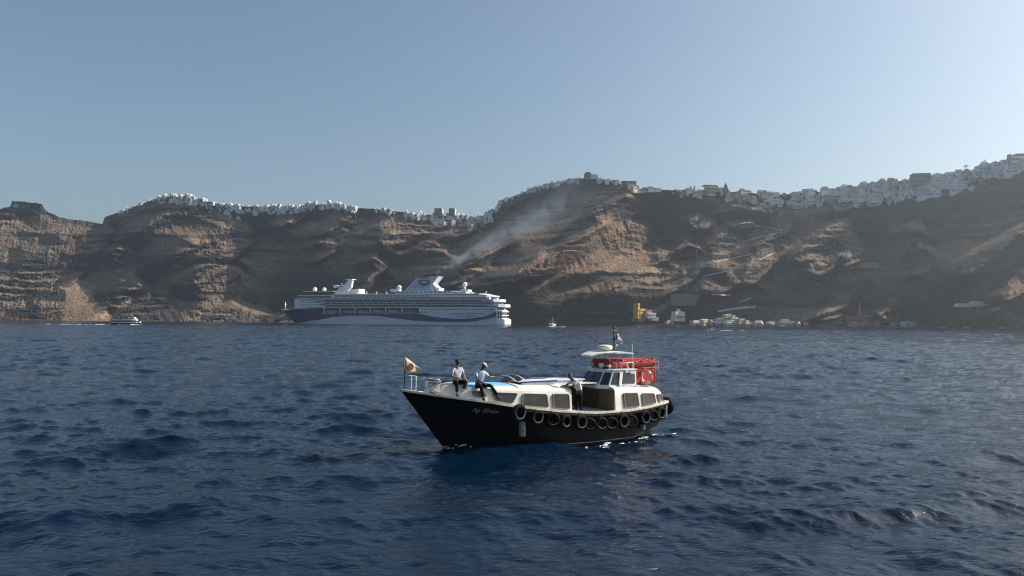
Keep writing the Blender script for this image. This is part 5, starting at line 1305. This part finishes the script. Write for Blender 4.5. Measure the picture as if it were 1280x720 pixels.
block(t, 'wall', wallw, k, -11, 6, -6, 6, -4, 3.5, (5, 1, 0.3, 2)); MB().ball((0, 0, 3.5 * k), 7.2 * k, 20, 12, sc=(1, 1, 0.92)).build('dome', wallw, t); MB().lathe([(1.0, 0), (1.0, 1.5), (0.05, 2.8)], (0, 0, 3.5 * k + 6.5 * k), 8).build('lantern', wallw, t); block(t, 'vault', wallc, k, 6.02, 13, -5, 5, -4, 2.6)
t, k = bld('hotel', 'tall pale hotel with a corner turret at the right edge of the town', 'hotel', 1272, 204, 0, R(-6))
block(t, 'wall', wallw, k, -10, 22, -6, 8, -6, 7.5, (9, 2, 0.35, 2.2)); block(t, 'turret', wallg, k, -12.6, -10.02, -6, 0, -6, 10.5); block(t, 'upper_floor', wallg, k, -4, 22, -4, 8, 7.52, 11.5, (7, 1, 0.3, 2))
# palm and round trees against the sky
def tree(name, label, u, v, hpx, crown_r, palm=False):
    t, k = bld(name, label, 'tree', u, v, -1)
    h = hpx * k; MB().tube([(0, 0, -2), (0.15, 0, h * 0.5), (0, 0, h)], [0.45, 0.32, 0.28] if palm else [0.6, 0.4, 0.2], 8).build('trunk', mat('palm_trunk', (0.10, 0.075, 0.05), 0.9), t)
    m = MB(); rr = random.Random(int(u))
    if palm:
        for i in range(26):
            a = i * 2.4; el = rr.uniform(-0.5, 0.9); L_ = crown_r * rr.uniform(0.85, 1.15); pts = []
            for q in range(6):
                s_ = q / 5; pts.append(Vector((math.cos(a) * L_ * s_ * math.cos(el * (1 - s_)), math.sin(a) * L_ * s_ * math.cos(el * (1 - s_)), h + L_ * (math.sin(el) * s_ - 0.75 * s_ * s_))))
            sd = Vector((-math.sin(a), math.cos(a), 0))
            m.grid([[p - sd * 0.3 * (1 - i_ / 6) + Vector((0, 0, -0.15)), p, p + sd * 0.3 * (1 - i_ / 6) + Vector((0, 0, -0.15))] for i_, p in enumerate(pts)], smooth=False)
    else:
        for i in range(420):
            q = Vector((rr.gauss(0, 1), rr.gauss(0, 1), rr.gauss(0, 1))).normalized() * crown_r * rr.random() ** 0.4; c = Vector((0, 0, h)) + Vector((q.x, q.y, q.z * 0.8))
            a, b = Vector((rr.gauss(0, 1), rr.gauss(0, 1), rr.gauss(0, 1))).normalized(), Vector((rr.gauss(0, 1), rr.gauss(0, 1), rr.gauss(0, 1))).normalized(); s_ = crown_r * 0.17
            m.add([c - a * s_, c + b * s_, c + a * s_, c - b * s_], [(0, 1, 2, 3)])
    m.build('crown', mat('dark_foliage', (0.035, 0.045, 0.022), 0.8, var=0.3, scale=1), t)
tree('palm_tree', 'single palm standing up against the sky above the right-hand town', 1207.5, 213.5, 7, 4.2, True)
tree('tree', 'small round tree against the sky on the plateau', 957, 241, 2.2, 1.8)
tree('tree', 'dark green tree beside the white church-like house by the quay', 864, 392, 2, 6.5)
tree('tree', 'dark bushy tree left of the large cream house by the quay', 833, 398, 2, 5.0)

# ------------------------------------------------------------------ the old port at the foot of the wall
qy = MB(); us = np.linspace(792, 1150, 60)
fr_, bk_ = [], []
for u in us:
    v = float(np.interp(u, uu, vs_)); y = float(fdepth(u, v)); a, _ = ray(u, v); w_ = 25 + 3 * math.sin(u * 0.21) + 4 * math.sin(u * 0.07)
    fr_.append((a * (y - w_), y - w_)); bk_.append((a * (y + 8), y + 8))
qy.grid([[(x, y, 1.6) for x, y in fr_], [(x, y, 1.9) for x, y in bk_]], smooth=False); qy.grid([[(x, y, 1.6) for x, y in fr_], [(x, y, -2) for x, y in fr_]], smooth=False)
tag(qy.build('quay', mat('quay_stone', (0.10, 0.09, 0.08), 0.9, var=0.4, scale=0.2)), kind='structure')
def port(name, label, cat, u, front=4.0, rz=0.0, z=1.75):
    v = float(np.interp(u, uu, vs_)); y = float(fdepth(u, v)) - front - 12; a, _ = ray(u, v)
    return empty(name, (a * y, y, z), rz, label, cat), y / FPX
t, k = bld('ochre_house', 'bright ochre-yellow house with a square tower on the rocks above the quay', 'house', 800, 396, 8, R(46))
oc = mat('bright_ochre', (0.62, 0.37, 0.07), 0.8, var=0.15, scale=0.3)
block(t, 'wall', oc, k, -5.5, 6, -5, 6, -2, 10, (4, 2, 0.35, 2)); block(t, 'tower', oc, k, -9.5, -5.52, -4, 4, -2, 16.5, (1, 3, 0.4, 2)); block(t, 'plinth', stonew, k, -9.8, 6.4, -6, 7, -7, -2.02)
t, k = bld('terraced_house', 'white terraced house stepping down beside the ochre house', 'house', 813, 396, 8, R(20))
block(t, 'wall', wallw, k, -6, 6, -4, 6, -2, 5, (4, 1, 0.4, 2)); block(t, 'upper_floor', wallw, k, -6, 1, -2, 6, 5.02, 8.6, (2, 1, 0.3, 2)); block(t, 'lower_terrace', wallw, k, -1, 9, -6, 4, -5, -0.5)
t, k = bld('gabled_house', 'large cream house with a sloping front wall behind the quay', 'house', 847.5, 399, 6, R(22))
m = MB().hexa([(-8 * k, -6, -3), (7 * k, -6, -3), (7 * k, 6, -3), (-8 * k, 6, -3), (-5.5 * k, -4, 9.6 * k), (7.4 * k, -4, 9.6 * k), (7.4 * k, 6, 9.6 * k), (-5.5 * k, 6, 9.6 * k)]); m.build('wall', mat('warm_white_plaster', (0.66, 0.58, 0.46), 0.8, var=0.1, scale=0.3), t)
block(t, 'rooftop_room', wallc, k, -0.5, 3.5, -1, 4, 9.62, 12.6)
for i in range(5): MB().b2((-5 + i * 2.4) * k, (-4 + i * 2.4) * k, -5.9, -5.3, 2, 4).build('window', hole, t)
t, k = bld('retaining_wall', 'broad grey concrete retaining wall on the slope above the quay', 'wall', 857, 379, 5, R(3))
m = MB().hexa([(-17 * k, -2, -3), (12 * k, -2, -4), (12 * k, 5, -4), (-17 * k, 5, -3), (-19 * k, 0, 11.5 * k), (18 * k, 0, 11.5 * k), (18 * k, 5, 11.5 * k), (-19 * k, 5, 11.5 * k)]); m.build('face', mat('olive_concrete', (0.15, 0.148, 0.12), 0.9, var=0.15, scale=0.1), t)
t, k = bld('concrete_platform', 'flat-topped grey concrete block high on the dark slope above the brick works', 'platform', 1080, 335, 5)
m = MB().prism([(-18 * k, 0), (17 * k, -0.5 * k), (19 * k, 5 * k), (8 * k, 7.5 * k), (-14 * k, 7 * k), (-19 * k, 3 * k)], -3, 6, 'y'); m.build('face', mat('pale_concrete', (0.28, 0.27, 0.26), 0.9, var=0.15, scale=0.1), t)
t, k = bld('canopied_station', 'long low white-roofed station on the slope at the far right', 'building', 1218, 384, 6)
MB().prism([(-23 * k, 0.3 * k), (-20 * k, 4.6 * k), (-5 * k, 5 * k), (0, 7.5 * k), (8 * k, 7.3 * k), (12 * k, 4.8 * k), (24 * k, 4.4 * k), (24 * k, 1.6 * k), (-10 * k, 0.2 * k)], -5, 6, 'y').build('roof', wallw, t)
for x in (-6, 2, 5): block(t, 'pillar', wallg, k, x, x + 1, -2, 2, -5, 0.1)
wallp = mat('aged_cream_wash', (0.46, 0.40, 0.32), 0.85, var=0.2, scale=0.3)
PORT = [  # u centre, half width px, height px, front m, colour, label
 (836, 5, 3.2, 4, wallp, 'low white shed at the water left of the cream house'), (868, 6, 4.8, 6, wallc, 'squat cream warehouse right of the cream house'), (880, 5, 5.6, 8, wallp, 'white waterfront house in the middle of the quay row'), (889, 4, 4.0, 5, wallc, 'small cream house before the tight white cluster'),
 (900, 5, 8.0, 6, wallw, 'white house with two rows of windows at the left of the port cluster'), (909, 5, 12.0, 2, wallp, 'tallest white house of the port cluster'), (917, 4.5, 9.5, 4, wallc, 'cream house between the tallest white house and its neighbour'), (925, 5, 7.0, 6, wallp, 'white house at the right of the port cluster'), (913, 8, 4.2, 10, wallw, 'wide low white house at the water in front of the cluster'),
 (934, 6, 3.4, 6, wallp, 'very low white house right of the port cluster'), (946, 6, 5.0, 6, wallp, 'white house beside the small white dome'), (963, 5, 3.0, 6, wallg, 'low grey hut between the dome and the slanted shed'), (982, 12, 5.4, 6, wallg, 'long grey slant-roofed boat shed'), (1012, 7, 5.0, 5, wallc, 'cream house left of the tan houses'), (1024, 7, 7.5, 3, wallc, 'tall tan house under the sunlit scree'), (1030, 9, 3.2, 9, wallw, 'wide white waterfront house before the tan one'),
 (1043, 6, 5.6, 9, wallg, 'grey block by the water left of the brick works'), (1051, 5, 8.5, 4, wallg, 'pale tall house touching the brick works'), (1068, 7, 3.0, 10, wallp, 'white awning-like shed in front of the brick works'), (1084, 8, 2.6, 9, wallp, 'thin white canopy at the right foot of the brick works'), (1098, 5, 5.8, 5, wallc, 'ochre house right of the brick works'), (1117, 5, 3.0, 5, wallg, 'grey hut left of the last white house'), (1132, 5.5, 6.0, 5, wallw, 'last white house along the shore to the right'), (1141, 4, 3.4, 5, wallg, 'lean-to beside the last white house')]
for i, (u, hw, h, fr__, m_, lb) in enumerate(PORT):
    t, k = port('waterfront_house', lb, 'house', u, fr__, R(rng.uniform(18, 46)))
    block(t, 'wall', m_, k, -hw, hw, -3.5, 3.5, -1.5, h, (max(2, int(hw * 0.8)), 2 if h > 6.5 else 1, 0.3, 1.3 if h < 4 else 1.9))
    if i % 3 == 0: block(t, 'rooftop_room', m_, k, -hw * 0.5, hw * 0.3, -1.5, 3, h + 0.02, h + 2.2)
    elif i % 3 == 1:
        block(t, 'parapet', m_, k, -hw - 0.15, hw + 0.15, -3.7, -3.3, h + 0.02, h + 0.6)
    else: MB().prism([(-hw * 1.05 * k, h * k + 0.02), (hw * 1.05 * k, h * k + 0.02), (hw * 0.7 * k, (h + 1.3) * k)], -3.8, 3.8, 'y').build('roof', m_, t)
for u, r_, lb in ((951, 3.0, 'small white dome standing on the quay'), (998, 2.6, 'white round-topped tank at the end of the slanted shed')):
    t, k = port('dome', lb, 'dome', u, 8)
    MB().lathe([(r_ * k, -1.5), (r_ * k, 2.0), (r_ * k * 0.85, 3.2), (r_ * k * 0.5, 4.3), (0.05, 4.7)], (0, 0, 0), 16).build('shell', wallw, t); MB().b2(-0.6, 0.6, -r_ * k - 0.1, -r_ * k + 0.5, 0, 1.9).build('door', hole, t)
t, k = port('brick_works', 'rust-red roofless factory with a tall chimney by the shore', 'factory', 1070, 3, R(4))
brk = mat('rust_red_brick', (0.36, 0.15, 0.10), 0.9, var=0.3, scale=0.3); brl = mat('ochre_brick_wing', (0.42, 0.20, 0.13), 0.9, var=0.3, scale=0.3)
block(t, 'hall', brk, k, -14, 2, -5, 6, -1.5, 12, (6, 1, 0.45, 3)); block(t, 'wing', brl, k, 5, 16, -7, 4, -1.5, 12.5, (3, 2, 0.35, 2.2)); block(t, 'link', brk, k, 2.02, 4.98, -3, 5, -1.5, 9)
ch_ = MB().lathe([(1.7, 0), (1.3, 12), (1.15, 22), (1.35, 22.1), (1.35, 22.8)], (5.5 * k, 1, 6), 12); ch_.build('chimney', mat('pale_brick', (0.48, 0.32, 0.25), 0.9, var=0.2, scale=0.3), t)
# the stepped mule path and other pale tracks up the wall
def track(px, wv=1.1, m_=None, name='path'):
    m = MB(); a_, b_, c_ = [], [], []
    pts = []
    for (u0, v0), (u1, v1) in zip(px[:-1], px[1:]):
        n = max(2, int(abs(u1 - u0) / 1.5) + int(abs(v1 - v0) / 1.5))
        pts += [(u0 + (u1 - u0) * i / n, v0 + (v1 - v0) * i / n + rng.uniform(-0.25, 0.25)) for i in range(n)]
    pts.append(px[-1])
    ys = [min(float(fdepth(u, v)), float(fdepth(u, v - wv)), float(fdepth(u - 1.5, v)), float(fdepth(u + 1.5, v))) - 3.2 for u, v in pts]
    ys = [sum(ys[max(0, i - 1):i + 2]) / len(ys[max(0, i - 1):i + 2]) for i in range(len(ys))]
    for (u, v), y in zip(pts, ys):
        a_.append(at(u, v + wv / 2, y)); b_.append(at(u, v - wv / 2, y)); q = at(u, v - wv / 2, y); c_.append((q.x, q.y + 5, q.z))
    m.grid([a_, b_, c_], smooth=False)
    return tag(m.build(name, m_ or mat('track_walls', (0.50, 0.46, 0.40), 0.9, var=0.3, scale=0.15)), kind='structure')
Q = lambda pts: [(820 + x / 4.64, 250 + y / 4.64) for x, y in pts]
for pts in ([(262, 374), (420, 412)], [(262, 446), (430, 408)], [(262, 372), (410, 345), (560, 312)], [(500, 243), (600, 218), (730, 184)], [(580, 152), (650, 158), (730, 182)], [(410, 128), (470, 140), (550, 128)], [(262, 468), (335, 492)], [(600, 348), (684, 308)], [(180, 490), (186, 540)], [(236, 292), (246, 350)], [(480, 590), (552, 570)], [(325, 548), (430, 552)]):
    track(Q(pts), 1.5)
track(Q([(360, 645), (470, 628), (580, 618)]), 2.6)
for pts in ([(640 + 220 / 3.272, 200 + 572 / 3.272), (640 + 480 / 3.272, 200 + 572 / 3.272)], [(640 + 280 / 3.272, 200 + 622 / 3.272), (640 + 470 / 3.272, 200 + 628 / 3.272)]):
    track(pts, 0.7, mat('dim_ledge_track', (0.12, 0.11, 0.10), 0.9))

# ------------------------------------------------------------------ other craft, wakes, smoke
foam = mat('sea_foam', (0.75, 0.78, 0.8), 0.8, var=0.1, scale=0.6)
def wake(x0, x1, y, w_, lb=None, broken=0.0, seed=1):
    m = MB(); rr = random.Random(seed); x = x0
    while abs(x - x0) < abs(x1 - x0):
        t = abs(x - x0) / abs(x1 - x0); L_ = rr.uniform(2, 6) * (1 + t); s_ = 1 if x1 > x0 else -1
        if rr.random() > broken * t:
            n = 7; ww = w_ * rr.uniform(0.5, 1.1) * (1 - 0.5 * t); yy = y + rr.uniform(-0.5, 0.5) * w_; hgt = 0.35 + 0.3 * rr.random() * (1 - t)
            m.grid([[(x + s_ * L_ * i / n, yy - ww / 2 + ww * j / 4, -0.15 + hgt * math.sin(math.pi * i / n) ** 0.5 * math.sin(math.pi * j / 4)) for j in range(5)] for i in range(n + 1)])
        x += s_ * L_ * 0.8
    return tag(m.build('wake_foam', foam), kind='stuff')
def boat_hull(L_, W_, D_, fb, sheer=0.4, bowrake=0.16):
    rows = []
    for i in range(17):
        s_ = i / 16; b_ = W_ / 2 * (1 - max(0, (s_ - 0.55) / 0.45) ** 2.2) * (0.86 + 0.14 * min(1, s_ * 4)); zt = fb + sheer * max(0, s_ - 0.4) ** 2 * 2.5
        rows.append([(-L_ / 2 + L_ * s_ * (1 - bowrake * (1 - h) * max(0, s_ - 0.5) * 2 * 0.5), max(b_, 0.02) * q * (0.55 + 0.45 * h), -D_ + (zt + D_) * h) for q, h in ((1, 1), (1, 0.75), (1, 0.5), (1, 0.3), (0.5, 0.05), (0, 0), (-0.5, 0.05), (-1, 0.3), (-1, 0.5), (-1, 0.75), (-1, 1))])
    return rows
def craft(name, label, u, v, y, rz):
    p = at(u, v, y); p.z = 0
    return empty(name, p, rz, label, 'boat')
# excursion boat at far left, running right
t = craft('excursion_boat', 'dark-hulled two-decked excursion boat with white bands speeding right at far left', 157.5, 405, 592, R(-3))
MB().grid(boat_hull(23, 5.6, 0.8, 1.5, 1.0)).build('hull', mat('dark_boat_hull', (0.02, 0.02, 0.024), 0.5), t)
MB().prism([(-11.2, -2.7), (-11.2, 2.7), (4, 2.8), (9, 1.9), (11.2, 0), (9, -1.9), (4, -2.8)], 1.46, 2.0).build('white_band', wallw, t)
m = MB(); m.b2(-9.5, 7.5, -2.3, 2.3, 2.02, 3.5)
sal = m.build('saloon', hole, t)
for i in range(9): MB().b2(-9.4 + i * 1.9, -9.1 + i * 1.9, -2.36, -2.2, 2.02, 3.5).build('window_post', wallw, sal)
MB().prism([(-10, -2.6), (-10, 2.6), (6.5, 2.6), (9, 1.4), (9, -1.4), (6.5, -2.6)], 3.52, 4.4).build('upper_deck', wallw, t)
MB().hexa([(3.5, -1.8, 4.42), (8.6, -1.4, 4.42), (8.6, 1.4, 4.42), (3.5, 1.8, 4.42), (4.0, -1.6, 6.2), (6.6, -1.2, 6.2), (6.6, 1.2, 6.2), (4.0, 1.6, 6.2)]).build('wheelhouse', wallw, t)
MB().b2(4.1, 7.2, -1.75, -1.4, 5.0, 5.8).build('window', hole, t)
MB().tube([(4.5, 0, 6.2), (4.2, 0, 9.0)], [0.14, 0.06], 6).build('mast', wallg, t)
for x in (-8.5, -4.5, -0.5): MB().prism([(x, 5.4), (x + 3.2, 5.5), (x + 3.0, 6.0), (x + 0.3, 6.0)], -2.2, 2.2, 'y').build('awning', mat('red_brown_awning', (0.16, 0.07, 0.06), 0.8), t)
for x in (-9.3, -5, -1, 3.2): MB().tube([(x, -2.3, 4.4), (x, -2.3, 5.9)], 0.08, 5).build('post', wallg, t)
MB().b2(8.8, 11.8, -1.0, 1.0, 1.9, 2.6).build('bow_platform', wallw, t)
X, Y = t.location.x, t.location.y
wake(X - 11, X - 34, Y - 1.2, 2.4, seed=3); wake(X - 34, X - 105, Y - 0.5, 1.6, broken=0.9, seed=4); wake(X - 6, X + 10.5, Y - 3.2, 1.4, seed=5); wake(X + 4, X + 11.5, Y - 2.9, 1.6, seed=15)
# boat coming straight on, right of the ship
t = craft('passenger_boat', 'small white-fronted passenger boat heading straight on, right of the cruise ship stern', 690.5, 408, 655, R(-92))
MB().grid(boat_hull(16, 7.0, 0.8, 2.2, 1.0)).build('hull', wallw, t)
MB().b2(5.5, 6.2, -3.3, 3.3, 0.2, 0.9).build('boot_top', hole, t)
MB().b2(-6, 3.5, -3.1, 3.1, 2.2, 4.9).build('cabin', wallw, t); MB().b2(3.52, 3.6, -2.8, -0.5, 3.4, 4.6).build('window', hole, t); MB().b2(3.52, 3.6, 0.5, 2.8, 3.4, 4.6).build('window', hole, t)
MB().b2(-6.2, 4.2, -3.7, 3.7, 4.92, 5.3).build('roof', hole, t); MB().b2(-4, 1.5, -1.3, 1.3, 5.32, 6.6).build('wheelhouse', wallg, t); MB().tube([(0, 0, 6.6), (-0.4, 0, 8.6)], [0.16, 0.08], 6).build('mast', wallw, t)
X, Y = t.location.x, t.location.y
wake(X - 9, X + 9, Y - 9, 2.6, seed=6); wake(X + 8, X + 26, Y - 7, 1.0, broken=0.8, seed=7)
# small white motor boat further right
t = craft('motor_boat', 'tiny white motor boat with a thin wake off the old port', 890, 413.5, 455, R(176))
MB().grid(boat_hull(5.6, 2.0, 0.3, 0.8, 0.5)).build('hull', wallw, t); MB().hexa([(-0.6, -0.7, 0.8), (1.2, -0.55, 0.85), (1.2, 0.55, 0.85), (-0.6, 0.7, 0.8), (-0.5, -0.6, 1.7), (0.4, -0.5, 1.7), (0.4, 0.5, 1.7), (-0.5, 0.6, 1.7)]).build('console', wallw, t)
MB().box((-2.7, 0, 0.6), (0.4, 0.4, 0.9)).build('outboard', hole, t)
hp = MB().tube([(-0.8, 0, 0.7), (-0.8, 0, 1.6), (-0.75, 0, 2.3)], [0.2, 0.26, 0.14], 8); hp.build('canopy_post', hole, t)
X, Y = t.location.x, t.location.y
wake(X - 4, X + 3.5, Y - 1.2, 0.9, seed=8); wake(X + 3, X + 17, Y - 0.2, 0.5, broken=0.5, seed=9)
for u, v, lb in ((1178, 408.0, 'small white boat moored left on the dark right shore'), (1207.5, 409.5, 'small white boat moored in the middle of the dark right shore'), (1252, 410, 'small white boat moored near the right edge')):
    y = float(fdepth(u, 409)) - 22; t = craft('moored_boat', lb, u, v, y, R(rng.choice([4, 178])))
    MB().grid(boat_hull(7.5, 2.4, 0.3, 0.9, 0.4)).build('hull', wallw, t); MB().box((0, 0, 1.2), (2.2, 1.5, 0.8), taper=(0.8, 0.85)).build('cabin', wallg, t)
# smoke from the funnel drifting up and right
fp0 = SHM @ Vector((-62, 0, 58.5)); fp1 = at(742, 226, 930); ax = (fp1 - fp0); LEN = ax.length
rows = [[(x, (1.5 + x * 0.125) * 1.25 * math.cos(q), (1.5 + x * 0.125) * 1.25 * math.sin(q)) for q in np.linspace(0, 2 * math.pi, 17)[:-1]] for x in np.linspace(0, LEN, 12)]
m = MB(); n = 16
for i in range(11): m.add(rows[i] + rows[i + 1], [(j, (j + 1) % n, n + (j + 1) % n, n + j) for j in range(n)])
m.add(rows[0], [tuple(range(n))]); m.add(rows[-1], [tuple(range(n))])
sm = bpy.data.materials.new('funnel_smoke'); sm.use_nodes = True
N_, L_ = sm.node_tree.nodes, sm.node_tree.links; N_.remove(N_['Principled BSDF'])
def mth(op, a, b=None, c=None):
    q = N_.new('ShaderNodeMath'); q.operation = op
    for i, v in enumerate((a, b, c)):
        if v is None: continue
        if hasattr(v, 'is_linked'): L_.new(v, q.inputs[i])
        else: q.inputs[i].default_value = v
    return q.outputs[0]
tc = N_.new('ShaderNodeTexCoord'); sp = N_.new('ShaderNodeSeparateXYZ'); L_.new(tc.outputs['Object'], sp.inputs[0])
nz = N_.new('ShaderNodeTexNoise'); nz.inputs['Scale'].default_value = 0.045; nz.inputs['Detail'].default_value = 5; nz.inputs['Roughness'].default_value = 0.62; nz.inputs['Distortion'].default_value = 0.8
L_.new(tc.outputs['Object'], nz.inputs['Vector'])
xx = sp.outputs['X']; rad_ = mth('ADD', mth('MULTIPLY', xx, 0.125), 1.5)
off = mth('MULTIPLY', mth('SUBTRACT', nz.outputs[0], 0.5), mth('MULTIPLY', rad_, 1.5))
rr_ = mth('DIVIDE', mth('SQRT', mth('ADD', mth('POWER', mth('ADD', sp.outputs['Y'], off), 2.0), mth('POWER', mth('ADD', sp.outputs['Z'], off), 2.0))), rad_)
fall = mth('POWER', mth('MAXIMUM', mth('SUBTRACT', 1.0, rr_), 0.0), 0.9)
lump = mth('MAXIMUM', mth('MULTIPLY_ADD', nz.outputs[0], 6.0, -2.35), 0.0)
thin = mth('DIVIDE', 0.46, mth('POWER', mth('MULTIPLY_ADD', xx, 0.045, 1.0), 1.75))
endf = mth('MINIMUM', mth('MAXIMUM', mth('DIVIDE', mth('SUBTRACT', LEN, xx), LEN * 0.35), 0.0), 1.0)
den_ = mth('MULTIPLY', mth('MULTIPLY', mth('MULTIPLY', fall, lump), thin), endf)
pv2 = N_.new('ShaderNodeVolumePrincipled'); pv2.inputs['Color'].default_value = (0.56, 0.67, 0.78, 1); pv2.inputs['Anisotropy'].default_value = 0.2
L_.new(den_, pv2.inputs['Density']); L_.new(pv2.outputs[0], N_['Material Output'].inputs['Volume'])
so = m.build('smoke', sm); so.matrix_world = Matrix.Translation(fp0) @ ax.to_track_quat('X', 'Z').to_matrix().to_4x4()
sm.cycles.volume_step_rate = 0.5
tag(so, kind='stuff')
# ------------------------------------------------------------------ picture settings
SC.view_settings.view_transform = 'Standard'; SC.view_settings.look = 'None'
SC.view_settings.exposure = 0.5; SC.view_settings.gamma = 1.0
SC.view_settings.use_curve_mapping = False
cy = SC.cycles
cy.use_denoising = True
cy.max_bounces = 6; cy.diffuse_bounces = 2; cy.glossy_bounces = 3; cy.transmission_bounces = 4; cy.volume_bounces = 1; cy.transparent_max_bounces = 12
cy.sample_clamp_indirect = 4.0
cy.caustics_reflective = False; cy.caustics_refractive = False
cy.filter_width = 1.1
